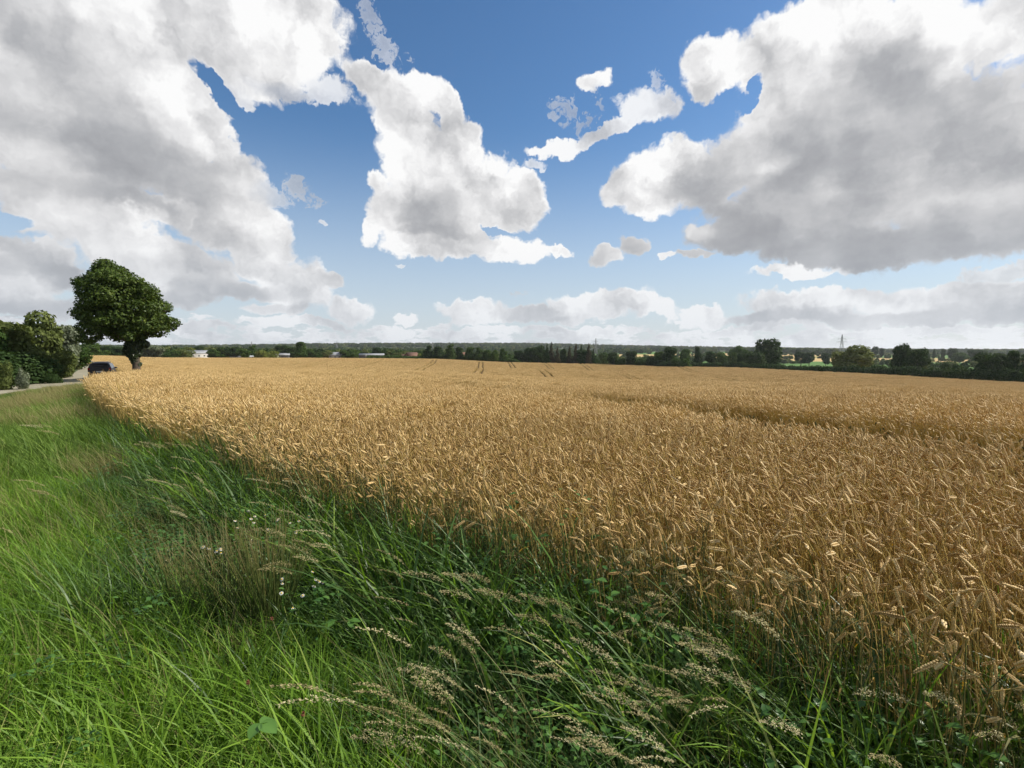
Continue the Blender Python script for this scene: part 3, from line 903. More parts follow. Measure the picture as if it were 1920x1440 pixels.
def fan(x, y, r0, r1, a0, a1):
    r = np.hypot(x, y); az = np.degrees(np.arctan2(x, y))
    return (r >= r0) & (r < r1) & (az > a0) & (az < a1)


def P3(x, y, dz=0.0): return np.stack([x, y, ground_z(x, y) + dz], -1)

# ------------------------------------------------------------------ wheat
TRK = [(t, .30) for t in NEAR_TR]


def track_mask(x, y, extra):
    ok = np.ones(len(x), bool)
    for t, w_t in zip(NEAR_TR, (.85, .75)): ok &= dist_line(t, x, y) > w_t + .18 * np.sin(x * 2.7 + y * 1.3) + extra
    for t in TRACKS: ok &= dist_line(t, x, y) > .4 + extra
    return ok


edge_in = np.array(EDGE)


def in_field(x, y, inset=0.0, ragged=.12):
    d = dist_line(EDGE, x, y)
    n = ragged * (np.sin(x * 3.1 + 1.3 * np.sin(y * 2.3)) + .6 * np.sin(x * 7.7 - y * 5.1))
    return inside(FIELD, x, y) & (d > inset + n)


PW2 = [wheat_proto('wheat_plant', 3, .035, 2) for _ in range(26)]
PW2g = [wheat_proto('wheat_plant_green', 3, .035, 2, green=True) for _ in range(6)]
PW2d = [wheat_proto('wheat_plant_shade', 3, .04, 2, green=2) for _ in range(5)]  # ears dark-coloured too, to put shade into the wheel tracks
PW1 = [wheat_proto('wheat_tuft', 42, .21, 1, dense_leaf=.4) for _ in range(8)]
PW0 = [wheat_proto('wheat_patch', 230, .40, 0, cut=.35) for _ in range(6)]
PWf = [wheat_proto('wheat_patch_far', 640, .85, 0, cut=.5) for _ in range(6)]

R1, R2, R3, R4 = 7.5, 26, 95, 360
pts = []; idx = []; rot = []; scl = []


def put(x, y, ids, rs, s0=.07, dz=0.0):
    n = len(x)
    if n == 0: return
    dd_ = np.minimum(dist_line(NEAR_TR[0], x, y) / .75, dist_line(NEAR_TR[1], x, y) / 1.3)
    dz = dz - .10 * np.exp(-dd_ ** 2)      # the crop sinks towards the old wheel tracks
    pts.append(P3(x, y, dz)); idx.append(rng.choice(ids, n)); rot.append(rng.normal(0, rs, n) if rs < 5 else rng.random(n) * 6.28)
    scl.append(np.clip(rng.normal(1, s0, n), .75, 1.25))


n2, n2g, n1, n0 = len(PW2), len(PW2g), len(PW1), len(PW0); n2d = len(PW2d)
x, y = jitter_points(-12, 14, -6, R1 + .5, .074)
k = fan(x, y, .9, R1, -62, 112) & in_field(x, y) & track_mask(x, y, 0.0)
x, y = x[k], y[k]
ed = dist_line(EDGE, x, y)
gr = rng.random(len(x)) < np.clip(.75 - ed * 1.1, .0, .8)
put(x[~gr], y[~gr], np.arange(n2), .55); put(x[gr], y[gr], np.arange(n2, n2 + n2g), .55, .10, -.05)
# sunken dark-coloured wheat added in both wheel tracks, standing in for their shade
x, y = jitter_points(-25, 34, 1, 62, .16)
dn_ = np.minimum(dist_line(NEAR_TR[0], x, y), dist_line(NEAR_TR[1], x, y))
k = fan(x, y, 2, 60, -60, 62) & (dn_ < .95) & in_field(x, y, .3)
put(x[k], y[k], np.arange(n2 + n2g, n2 + n2g + n2d), .6, .1, -.30)
b = n2 + n2g + n2d
x, y = jitter_points(-26, 30, -2, R2 + 1, .235)
k = fan(x, y, R1 - .1, R2, -62, 100) & in_field(x, y, .05) & track_mask(x, y, .12)
put(x[k], y[k], np.arange(b, b + n1), .6)
x, y = jitter_points(-75, 85, 0, R3 + 1, .58)
k = fan(x, y, R2 - .15, R3, -56, 62) & in_field(x, y, .2) & track_mask(x, y, .25)
put(x[k], y[k], np.arange(b + n1, b + n1 + n0), .7)
x, y = jitter_points(-260, 260, 40, R4, 1.42)
nearT = np.zeros(len(x), bool)
for t in TRACKS: nearT |= dist_line(t, x, y) < 2.2
k = fan(x, y, R3 - .6, R4, -54, 56) & in_field(x, y, .8) & ~nearT
put(x[k], y[k], np.arange(b + n1 + n0, b + n1 + n0 + len(PWf)), .7)
x, y = jitter_points(-200, 200, 60, R4, .55)
k = fan(x, y, R3 - .6, R4, -54, 56) & in_field(x, y, .8)
x, y = x[k], y[k]
d = np.full(len(x), 1e9)
for t in TRACKS: d = np.minimum(d, dist_line(t, x, y))
k = (d < 2.8) & (d > .66)
put(x[k], y[k], np.arange(b + n1, b + n1 + n0), .7)
allp = PW2 + PW2g + PW2d + PW1 + PW0 + PWf
for i_a in range(0):
    pass
scatter('wheat', allp, np.concatenate(pts), np.concatenate(rot), np.concatenate(scl), np.concatenate(idx), 'ripe golden wheat filling the whole field')
print('wheat instances', sum(len(p) for p in pts))

# ------------------------------------------------------------------ grass verge
G_l = [grass_proto('grass_tuft', 50, .14, (.18, .44), (.0045, .010), M['grass'], .10) for _ in range(10)]
G_s = [grass_proto('grass_short', 60, .17, (.12, .30), (.0035, .007), M['grass'], .12, (.05, .9), (.2, 1.4), 3) for _ in range(5)]
G_d = [grass_proto('grass_tuft_shaded', 46, .15, (.22, .52), (.0045, .012), M['grass_shaded'], .18) for _ in range(10)]
G_y = [grass_proto('grass_dry_tuft', 40, .15, (.30, .62), (.0018, .0035), M['grass_dry'], .30, (.02, .35), (.2, 1.0), 4) for _ in range(6)]
G_w = [weed_proto('leafy_weed', 60, .14, .026, .36) for _ in range(5)]
G_f = [grass_proto('grass_far', 150, .42, (.28, .58), (.009, .016), M['grass_mid'], .25, (.05, .6), (.2, 1.3), 3) for _ in range(6)]
G_fy = [grass_proto('grass_far_dry', 130, .42, (.35, .75), (.005, .010), M['grass_dry'], .28, (.02, .4), (.2, .9), 3) for _ in range(4)]
gp = G_l + G_s + G_d + G_y + G_w + G_f + G_fy
o = np.cumsum([0, len(G_l), len(G_s), len(G_d), len(G_y), len(G_w), len(G_f), len(G_fy)])
R_l, R_s, R_d, R_y, R_w, R_f, R_fy = [np.arange(o[i], o[i + 1]) for i in range(7)]
pts = []; idx = []; rot = []; scl = []


def noise2(x, y, s, ph=0.0):
    return .5 + .25 * (np.sin(x * s + ph + 1.7 * np.sin(y * s * .8 + ph)) + np.sin(y * s * 1.1 - ph + 1.5 * np.sin(x * s * .7 + 2 * ph)))


def out_field(x, y, d_in=.15):
    return ~inside(FIELD, x, y) | (dist_line(EDGE, x, y) < d_in)


def putg(x, y, ids, s0=.16, smul=1.0, rs=.5):
    n = len(x)
    if n == 0: return
    pts.append(P3(x, y, -.01)); idx.append(rng.choice(ids, n)); rot.append(rng.normal(0, rs, n)); scl.append(np.clip(rng.normal(1, s0, n), .5, 1.6) * smul)


rush_c = [hit(360, 1085, .25), hit(470, 1090, .3), hit(545, 1100, .28)]
x, y = jitter_points(-12, 5.5, -3, 9, .092)
k = fan(x, y, .62, 8.2, -100, 112) & out_field(x, y, .30)
x, y = x[k], y[k]; ed = dist_line(EDGE, x, y) * np.where(inside(FIELD, x, y), -1, 1)
dark = (ed + rng.normal(0, .22, len(x)) < 1.0 + .25 * np.sin(x * 2.1)) & (x > -4.5)  # strip in the wheat's shadow, given the shade-coloured grass
dry = (noise2(x, y, 1.5, 2.0) > .70) & ~dark & (y > 2.2)
bare = (noise2(x, y, 2.6, 5.0) < .15) & dark
u = rng.random(len(x))
hb = .78 + .5 * noise2(x, y, 2.2, 1.1)
n_sel = lambda m_: (x[m_], y[m_])
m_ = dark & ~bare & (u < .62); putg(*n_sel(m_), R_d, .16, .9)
m_ = dark & (u > .80); putg(*n_sel(m_), R_w, .2, 1.0, 3)
m_ = (dark & (u > .57) & (u < .64)) | (~dark & (u > .88) & (u < .925)); putg(*n_sel(m_), R_y, .16, .9)
m_ = ~dark & ~dry & (u < .62); putg(*n_sel(m_), R_l, .18, .92)
m_ = ~dark & (u > .62) & (u < .88); putg(*n_sel(m_), R_s, .2, 1.0)
m_ = ~dark & (u > .985); putg(*n_sel(m_), R_w, .2, .8, 3)
m_ = dry & (u < .55); putg(*n_sel(m_), R_y, .15, 1.0)
x, y = jitter_points(-36, 8, -12, 30, .26)
k = fan(x, y, 8.0, 26, -100, 100) & out_field(x, y, .35) & (dist_line(ROAD_S, x, y) > 2.6)
x, y = x[k], y[k]; dry = noise2(x, y, .8, 2.0) + rng.normal(0, .2, len(x)) > .66
putg(x[dry], y[dry], R_fy, .15, .8); putg(x[~dry], y[~dry], R_f, .18, .85)
x, y = jitter_points(-70, 30, -40, 75, .5)
k = fan(x, y, 25.5, 75, -90, 90) & out_field(x, y, .5) & (dist_line(ROAD_S, x, y) > 2.7)
x, y = x[k], y[k]; dry = noise2(x, y, .35, 1.0) + rng.normal(0, .2, len(x)) > .66
nr_ = dist_line(ROAD_S, x, y) < 9
putg(x[dry & nr_], y[dry & nr_], R_fy, .2, .36); putg(x[~dry & nr_], y[~dry & nr_], R_f, .2, .36)
putg(x[dry & ~nr_], y[dry & ~nr_], R_fy, .2, .9); putg(x[~dry & ~nr_], y[~dry & ~nr_], R_f, .2, .9)
x, y = jitter_points(-200, -20, 50, 200, 1.3)
k = fan(x, y, 74, 230, -60, -20) & out_field(x, y, .5) & (dist_line(ROAD_S, x, y) > 3.0) & (dist_line(EDGE, x, y) < 40)
putg(x[k], y[k], np.concatenate([R_f, R_fy]), .2, 1.9)
# tall fringe where verge and wheat meet
x, y = jitter_points(-9, 6, -2, 10, .13)
edd = dist_line(EDGE, x, y) * np.where(inside(FIELD, x, y), -1, 1)
k = fan(x, y, .9, 10, -60, 112) & (edd < .34) & (edd > -.85) & (rng.random(len(x)) < np.where(edd > -.35, .95, .62))
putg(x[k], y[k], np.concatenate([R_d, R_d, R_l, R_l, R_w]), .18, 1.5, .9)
scatter('grass', gp, np.concatenate(pts), np.concatenate(rot), np.concatenate(scl), np.concatenate(idx), 'tall green grass of the verge beside the wheat')
print('grass instances', sum(len(p) for p in pts))

# tall seed heads leaning over the verge, thickest in the middle foreground
S_a = [seed_proto('seed_grass', 5, .10, (.62, .92), 'plume', .26) for _ in range(7)]
S_b = [seed_proto('seed_grass_spike', 5, .12, (.62, .95), 'spike', .28) for _ in range(6)]
sp = S_a + S_b
pts = []; idx = []; rot = []; scl = []
clusters = [(960, 1290, 9, .16), (905, 1180, 4, .1), (1000, 1060, 8, .22), (1060, 1150, 5, .2), (1150, 1130, 5, .2), (1290, 1260, 11, .16), (1340, 1200, 8, .18), (1420, 1110, 8, .2), (1520, 1130, 7, .2),
            (1650, 1200, 8, .2), (1560, 1290, 4, .12), (1210, 1260, 4, .1), (870, 1230, 4, .12), (980, 1350, 2, .08), (1380, 1390, 3, .1), (1790, 1290, 6, .15), (1230, 1080, 6, .25),
            (1850, 1210, 4, .15), (260, 930, 10, .35), (300, 870, 8, .4), (200, 900, 6, .35), (20, 1000, 2, .1), (740, 1010, 3, .15), (740, 905, 4, .3), (560, 860, 5, .4), (930, 1090, 3, .1), (1700, 1380, 4, .1)]
for px, py, n, rad in clusters:
    hx, hy = hit(px, py, .62)
    q = rng.normal(0, rad, (n, 2))
    xx, yy = hx + q[:, 0] + .24, hy + q[:, 1]
    xx, yy = xx[:(n + 4) // 6], yy[:(n + 4) // 6]
    putg(xx, yy, np.arange(len(sp)) if px > 800 else np.arange(len(S_a), len(sp)), .12, .86, .25)
x, y = jitter_points(-9, 5, 1, 12, .42)
k = fan(x, y, 2.2, 12, -60, 70) & out_field(x, y, .3) & (rng.random(len(x)) < np.where(dist_line(EDGE, x, y) < .8, .10, .02))
putg(x[k], y[k], np.arange(len(sp)), .12, .88, .3)
scatter('seed_head_grass', sp, np.concatenate(pts), np.concatenate(rot), np.concatenate(scl), np.concatenate(idx), 'pale feathery seed heads of tall grass leaning with the wind')


# ------------------------------------------------------------------ single plants of the foreground
def flower_plant(px, py, n, spread, label, size=.021, hgt=.42):
    """scentless mayweed: thin stems, white ray petals round a yellow eye"""
    cx, cy = hit(px, py, hgt); root = bpy.data.objects.new('mayweed_plant', None); COL.objects.link(root)
    root.location = (cx, cy, gz(cx, cy)); root['label'] = label; root['category'] = 'flower'; root['group'] = 'white mayweed in the verge'
    st = MB()
    for i in range(n):
        q = rng.normal(0, spread, 2); zt = hgt * rng.uniform(.88, 1.08)
        top = np.array([q[0], q[1], zt]); foot = np.array([q[0] * .3, q[1] * .3, 0])
        mid_ = (top + foot) / 2 + np.array([*(q * .25), .05])
        st.tube([foot, mid_, top], [.0016, .0013, .001], 4, rng.random())
        tilt = rng.normal(0, .35, 2) + np.array([.2, -.45])
        nrm_ = np.array([tilt[0], tilt[1], 1.0]); nrm_ /= np.linalg.norm(nrm_)
        u_ = np.cross(nrm_, [0, 1, 0]); u_ /= np.linalg.norm(u_); v_ = np.cross(nrm_, u_)
        pe = MB(); np_ = 14; s_ = size * rng.uniform(.85, 1.15)
        for k in range(np_):
            a_ = k / np_ * 6.283; d_ = u_ * math.cos(a_) + v_ * math.sin(a_); e_ = np.cross(nrm_, d_)
            dr = -nrm_ * s_ * rng.uniform(.0, .35)
            w_2 = s_ * .17
            pe.add([top + d_ * s_ * .3 - e_ * w_2 * .6, top + d_ * s_ * .3 + e_ * w_2 * .6, top + d_ * s_ * .75 + e_ * w_2 + dr * .5, top + d_ * s_ + dr, top + d_ * s_ * .75 - e_ * w_2 + dr * .5][:4], [(0, 1, 2, 3)], rng.random())
            pe.add([top + d_ * s_ * .3 - e_ * w_2 * .6, top + d_ * s_ + dr, top + d_ * s_ * .75 - e_ * w_2 + dr * .5], [(0, 1, 2)], rng.random())
        fl = link('flower', pe.mesh('flower_petals', [M['petal']]), root)
        ey = MB()
        th = np.arange(8) / 8 * 6.283
        rings = [(.36, -.02), (.30, .18), (.14, .3)]
        V = np.concatenate([top + (np.cos(th)[:, None] * u_ + np.sin(th)[:, None] * v_) * s_ * r_ + nrm_ * s_ * z_ for r_, z_ in rings])
        F = [(r_ * 8 + j, r_ * 8 + (j + 1) % 8, (r_ + 1) * 8 + (j + 1) % 8, (r_ + 1) * 8 + j) for r_ in range(2) for j in range(8)]
        ey.add(V, F, rng.random()); ey.add(np.concatenate([V[16:], [top + nrm_ * s_ * .33]]), [(j, (j + 1) % 8, 8) for j in range(8)], .5)
        link('flower_eye', ey.mesh('flower_eye', [M['flower_eye']]), fl)
    for i in range(n * 5):
        q = rng.normal(0, spread, 2); z_ = hgt * rng.uniform(.3, .85); p = rng.random() * 6.28; l_ = .04
        st.tube([[q[0], q[1], z_], [q[0] + math.cos(p) * l_, q[1] + math.sin(p) * l_, z_ + .02]], [.0012, .0004], 3, rng.random())
    link('foliage', st.mesh('mayweed_stems', [M['leaf_weed']]), root)
    return root


flower_plant(542, 1096, 3, .03, 'small white daisy-like flowers just right of the brown rushes', .011)
flower_plant(592, 1094, 6, .045, 'largest cluster of white yellow-eyed flowers right of the rushes', .011)
flower_plant(560, 1130, 2, .05, 'two low white flowers below the flower cluster beside the rushes', .013, .36)
flower_plant(470, 968, 6, .10, 'loose white mayweed flowers behind the top of the rush clump', .0125, .45)
flower_plant(540, 990, 6, .13, 'white mayweed flowers scattered at the upper right of the rushes', .0125, .45)
flower_plant(430, 1015, 5, .10, 'row of tiny white flowers half hidden among the rush tips', .014, .45)
flower_plant(560, 968, 4, .09, 'farthest little white flowers towards the wheat edge', .0125, .45)


def rush(px, py, n, rad, hgt, label):
    cx, cy = hit(px, py, .0); cx, cy = cx, cy
    root = bpy.data.objects.new('rush_clump', None); COL.objects.link(root)
    root.location = (cx, cy, gz(cx, cy)); root['label'] = label; root['category'] = 'rushes'; root['group'] = 'brown-tipped rush clumps in the verge'
    b_ = disk(n, rad); ph = np.arctan2(b_[:, 1], b_[:, 0]) + rng.normal(0, .5, n)
    L_ = rng.uniform(.7, 1.0, n) * hgt
    st = MB(); fb = []
    for i in range(n):
        t = np.linspace(0, 1, 4); le = rng.uniform(.05, .42) * (np.hypot(*b_[i]) / rad + .3)
        P = np.stack([b_[i, 0] * .6 + math.cos(ph[i]) * math.sin(le) * L_[i] * t ** 1.4 - .03 * L_[i] * t ** 2, b_[i, 1] * .6 + math.sin(ph[i]) * math.sin(le) * L_[i] * t ** 1.4, math.cos(le) * L_[i] * t], -1)
        st.tube(P, [.0023, .0021, .0016, .0006], 4, np.clip(np.array([.0, .2, .45, .9]) + rng.normal(0, .15), 0, 1))
        if rng.random() < .45:
            c = P[2] * .3 + P[3] * .7
            for k in range(9):
                d_ = rng.normal(0, 1, 3); d_ /= np.linalg.norm(d_); e_ = np.cross(d_, [0, .3, 1.]); e_ /= np.linalg.norm(e_)
                q_ = c + d_ * rng.uniform(.004, .02)
                fb.append((np.array([q_ - e_ * .002, q_ + d_ * .004, q_ + e_ * .002, q_ - d_ * .004]), np.array([(0, 1, 2, 3)]), np.full(4, rng.random())))
    V, F, A = join(fb)
    for v4, a4 in zip(V.reshape(-1, 4, 3), A.reshape(-1, 4)): st.add(v4, [(0, 1, 2, 3)], .8 + .2 * a4)
    link('foliage', st.mesh('rush_stems', [M['rush']]), root)


rush(510, 1215, 170, .13, .80, 'dense dark rush clump with brown tips beside the white flowers')
rush(425, 1200, 110, .14, .72, 'broad brown rush clump in the middle of its row')
rush(345, 1180, 70, .15, .62, 'thinner rush clump fading into the green grass')


def bramble(px, py, label, n, hgt=.34, ls=.075, group=None):
    cx, cy = hit(px, py, hgt)
    root = bpy.data.objects.new('bramble_shoot', None); COL.objects.link(root)
    root.location = (cx, cy, gz(cx, cy)); root['label'] = label; root['category'] = 'bramble'
    if group: root['group'] = group
    st = MB()
    st.tube([[.12, .05, 0], [.08, .03, hgt * .6], [0, 0, hgt * .95]], [.003, .0025, .0015], 5, .5)
    for i in range(n):
        p = i / n * 6.283 + rng.normal(0, .3); s0 = np.array([.04 * math.cos(p), .04 * math.sin(p), hgt * .9 + rng.uniform(-.05, .03)])
        st.tube([[0, 0, hgt * .88], s0], [.0012, .001], 3, .6)
        for k, (da, f_) in enumerate([(0, 1.0), (1.35, .8), (-1.35, .8)]):
            a_ = p + da; d_ = np.array([math.cos(a_), math.sin(a_), rng.uniform(-.35, -.05)]); d_ /= np.linalg.norm(d_)
            sd = np.cross(d_, [0, 0, 1]); sd /= np.linalg.norm(sd); up = np.cross(sd, d_)
            l_ = ls * f_; m_k = 9; tt = np.linspace(0, 1, m_k)
            wv = l_ * .36 * np.sin(np.pi * tt ** .8) ** .8 * (1 + .10 * (np.arange(m_k) % 2))
            cn = s0 + d_ * (tt * l_)[:, None] - up * (.12 * l_ * tt ** 2)[:, None]
            V = np.concatenate([cn, cn + sd * wv[:, None] + up * (wv * .28)[:, None], cn - sd * wv[:, None] + up * (wv * .28)[:, None]])
            F = [(i2, i2 + 1, m_k + i2 + 1, m_k + i2) for i2 in range(m_k - 1)] + [(i2, 2 * m_k + i2, 2 * m_k + i2 + 1, i2 + 1) for i2 in range(m_k - 1)]
            mb = MB(); mb.add(V, F, np.concatenate([np.full(m_k, .95), np.full(2 * m_k, .7)]))
            link('leaf', mb.mesh('bramble_leaf', [M['leaf_weed']]), root)
    link('stem', st.mesh('bramble_stem', [M['stem_green']]), root)


bramble(470, 1348, 'light green three-part bramble leaf low in the foreground grass', 1, .40, .075, 'bramble shoots in the grass')
bramble(1560, 1240, 'small bramble shoot half hidden in dark grass by the wheat edge', 2, .30, .05, 'bramble shoots in the grass')
bramble(640, 1150, 'bramble shoot with two leaves right of the white flowers', 2, .38, .055, 'bramble shoots in the grass')


def clover(px, py, label, tall=.45):
    cx, cy = hit(px, py, tall)
    root = bpy.data.objects.new('red_seed_head', None); COL.objects.link(root)
    root.location = (cx, cy, gz(cx, cy)); root['label'] = label; root['category'] = 'seed head'; root['group'] = 'small red-brown seed heads'
    st = MB(); st.tube([[.1, .02, 0], [.05, .01, tall * .6], [0, 0, tall]], [.0014, .0012, .001], 4, .7)
    link('stem', st.mesh('clover_stem', [M['stem_green']]), root)
    bs = []
    for k in range(60):
        d_ = rng.normal(0, 1, 3); d_ /= np.linalg.norm(d_); e_ = np.cross(d_, [0, .3, 1.]); e_ /= np.linalg.norm(e_)
        q_ = np.array([0, 0, tall]) + d_ * .004
        bs.append((np.array([q_ - e_ * .002, q_ + d_ * .006, q_ + e_ * .002, q_ - d_ * .002]), np.array([(0, 1, 2, 3)]), np.full(4, rng.random())))
    V, F, A = join(bs)
    link('head', make_mesh('clover_head', V, F, [M['red_head']], {'v': A}), root)


M['red_head'] = plant_mat('red_head', [(0, (.14, .05, .03)), (1, (.30, .11, .07))], .1, .7, .2, 0)
clover(465, 1280, 'red-brown round seed head above the bramble leaf')
clover(510, 1160, 'tiny red-brown seed head under the rush clump')
clover(568, 1340, 'red-brown seed head right of the bramble leaf')

# ------------------------------------------------------------------ trees
def crown_mesh(name, lobes, n, leaf, mat, seed=0, inner=.55, wind=0.0, gap=.0, rag=.0):
    """lobes (x, y, z, rx, ry, rz): leaf clusters on and inside the lobes"""
    r_ = np.random.default_rng(seed)
    lobes = np.array(lobes, float)
    w = (lobes[:, 3] * lobes[:, 4] + lobes[:, 4] * lobes[:, 5] + lobes[:, 3] * lobes[:, 5]); w /= w.sum()
    li = r_.choice(len(lobes), n, p=w)
    d = r_.normal(0, 1, (n, 3)); d /= np.linalg.norm(d, axis=1)[:, None]
    rad = inner + (1.04 - inner) * r_.random(n) ** .6
    # twig-sized unevenness: groups of leaves stand out or sink in
    tw = np.sin(d[:, 0] * 9 + li) * np.sin(d[:, 1] * 8 + li * 2) * np.sin(d[:, 2] * 9 + li * 3)
    rad = rad * (1 + .16 * tw)
    if rag:
        d0 = np.round(d * 5.5); hsh = np.abs(np.sin(d0 @ np.array([12.99, 78.23, 37.72]) + li * 4.1) * 437.58) % 1
        rad = rad * (1 + rag * (hsh * 2 - .8))
    if gap:
        keep = (tw > -gap) | (r_.random(n) < .35)
    else: keep = np.ones(n, bool)
    P = lobes[li, :3] + d * rad[:, None] * lobes[li, 3:6]
    # drop leaves buried deep inside neighbouring lobes
    dmin = np.full(n, 9.0)
    for k in range(len(lobes)):
        q = np.linalg.norm((P - lobes[k, :3]) / lobes[k, 3:6], axis=1); q[li == k] = 9
        dmin = np.minimum(dmin, q)
    keep &= (dmin > .62) | (r_.random(n) < .18)
    P = P[keep]; d = d[keep]; n = len(P)
    nrm_ = d + r_.normal(0, .55, (n, 3)) + np.array([0, 0, .35]); nrm_ /= np.linalg.norm(nrm_, axis=1)[:, None]
    u = np.cross(nrm_, r_.normal(0, 1, (n, 3))); u /= np.linalg.norm(u, axis=1)[:, None]; v = np.cross(nrm_, u)
    s = (leaf * r_.uniform(.6, 1.35, n))[:, None]
    a = np.clip(r_.normal(.5, .22, n), 0, 1)
    # folded five-point leaf spray
    V = np.stack([P - u * s * .5, P - v * s * .30 + nrm_ * s * .12, P + u * s * .55, P + v * s * .30 + nrm_ * s * .12], 1)
    F = (np.arange(n) * 4)[:, None] + np.array([[0, 1, 2, 3]])
    return make_mesh(name, V.reshape(-1, 3), F, [mat], {'v': np.repeat(a, 4)})


def trunk_mesh(name, h, r, limbs, seed=0):
    r_ = np.random.default_rng(seed); mb = MB()
    mb.tube([(0, 0, -.3), (0, 0, .3), (.03 * h, 0, h * .4), (.01 * h, .01 * h, h * .75), (0, 0, h)], [r * 1.5, r * 1.1, r * .9, r * .7, r * .4], 9)
    for (x, y, z) in limbs:
        p0 = np.array([0, 0, h * r_.uniform(.5, .85)]); p3 = np.array([x, y, z]); mdl = (p0 + p3) / 2 + np.array([0, 0, -.08 * h])
        mb.tube([p0, mdl, p3], [r * .45, r * .28, r * .07], 6)
        for k in range(2):
            q = mdl * .4 + p3 * .6; e = p3 + r_.normal(0, .12 * h, 3)
            mb.tube([q, (q + e) / 2, e], [r * .16, r * .1, r * .03], 4)
    return mb.mesh(name, [M['bark']], True)


def lobes_random(kind, seed):
    """unit tree: height 1, width 1"""
    r_ = np.random.default_rng(seed); L_ = []
    if kind == 'round':
        for k in range(13):
            a = r_.random() * 6.28; z = r_.uniform(.22, .86); q = .30 * math.sqrt(max(0, 1 - ((z - .52) / .45) ** 2)) * r_.uniform(.5, 1.05)
            s = r_.uniform(.15, .24); L_.append((q * math.cos(a), q * math.sin(a), z, s, s, s * .72))
        L_.append((0, 0, .5, .3, .3, .34))
    elif kind == 'tall':
        for k in range(13):
            a = r_.random() * 6.28; z = r_.uniform(.14, .9); q = .24 * (1 - .55 * z) * r_.uniform(.3, 1)
            s = r_.uniform(.15, .24) * (1.2 - .6 * z); L_.append((q * math.cos(a), q * math.sin(a), z, s * 1.2, s * 1.2, s * .62))
        L_.append((0, 0, .45, .26, .26, .38))
    elif kind == 'spread':
        for k in range(14):
            a = r_.random() * 6.28; z = r_.uniform(.34, .86); q = .40 * math.sqrt(max(0, 1 - ((z - .45) / .5) ** 2)) * r_.uniform(.4, 1)
            s = r_.uniform(.12, .2); L_.append((q * math.cos(a), q * math.sin(a), z, s, s, s * .62))
    elif kind == 'conifer':
        for k in range(22):
            z = .08 + .9 * k / 22; q = (1 - z) * .42 + .03
            a = r_.random() * 6.28; L_.append((q * .35 * math.cos(a), q * .35 * math.sin(a), z, q * .9, q * .9, .05))
    elif kind == 'bush':
        for k in range(10):
            a = r_.random() * 6.28; q = .33 * r_.random() ** .5
            s = r_.uniform(.17, .27); L_.append((q * math.cos(a), q * math.sin(a), r_.uniform(.15, .72), s, s, s * 1.15))
        L_.append((0, 0, .3, .38, .38, .36))
    return L_


PROTO = {}


def tree_protos(kind, mat, n, leaf, seeds):
    for s in seeds:
        cm = crown_mesh('crown_%s' % kind, lobes_random(kind, s), n, leaf, M['leaf_' + mat], s, inner=.6 if kind != 'bush' else .5, gap=.12)
        r_ = np.random.default_rng(s)
        tm = trunk_mesh('trunk_%s' % kind, .55 if kind != 'conifer' else .9, .022, [] if kind in ('conifer', 'bush') else [(r_.uniform(-.3, .3), r_.uniform(-.3, .3), r_.uniform(.5, .75)) for _ in range(4)], s)
        PROTO.setdefault((kind, mat), []).append((cm, tm))


for kd, mt_, sd in [('round', 'mid', (1, 2, 3)), ('round', 'dark', (4, 5, 6)), ('round', 'olive', (7, 8)), ('round', 'grey', (9,)), ('round', 'yellow', (10,)),
                    ('tall', 'dark', (11, 12, 13)), ('tall', 'mid', (14, 15)), ('spread', 'dark', (16, 17)), ('spread', 'olive', (18,)), ('conifer', 'brown', (19, 20, 21)),
                    ('bush', 'mid', (22, 23)), ('bush', 'dark', (24, 25)), ('bush', 'olive', (26,)), ('bush', 'grey', (27,)), ('bush', 'yellow', (28,)), ('conifer', 'dark', (29,))]:
    tree_protos(kd, mt_, 6500, .072 if kd != 'conifer' else .055, sd)
NAMES = {'round': ('broadleaf_tree', 'tree'), 'tall': ('broadleaf_tree', 'tree'), 'spread': ('oak_tree', 'tree'), 'conifer': ('spruce_tree', 'tree'), 'bush': ('bush', 'bush')}
cnt = {}


def tree(px, top, wpx, r, kind, mat, label, group='trees at the far side of the field', sink=.0, pick=None, base=None):
    x, y = at_px(px, r); gzv = gz(x, y) - sink
    if base is not None: gzv = z_of_px(px, base, r, 0)
    h = max(1.0, z_of_px(px, top, r, 0) - gzv)
    w = wpx / 940.0 * y
    ps = PROTO[(kind, mat)]; c = cnt.get((kind, mat), 0); cnt[(kind, mat)] = c + 1
    cm, tm = ps[(c if pick is None else pick) % len(ps)]
    nm, cat = NAMES[kind]
    root = bpy.data.objects.new(nm, None); COL.objects.link(root); root.location = (x, y, gzv)
    root.rotation_euler = (0, 0, random.random() * 6.28); root.scale = (w * 1.02, w * 1.02, h * 1.02)
    root['label'] = label; root['category'] = cat
    if group: root['group'] = group
    link('crown', cm, root)
    if kind != 'bush': link('trunk', tm, root)
    return root


# ---- the wind-swept tree by the road
TX, TY = at_px(254, 59.5); TZ = gz(TX, TY); S46 = TY / 940.0


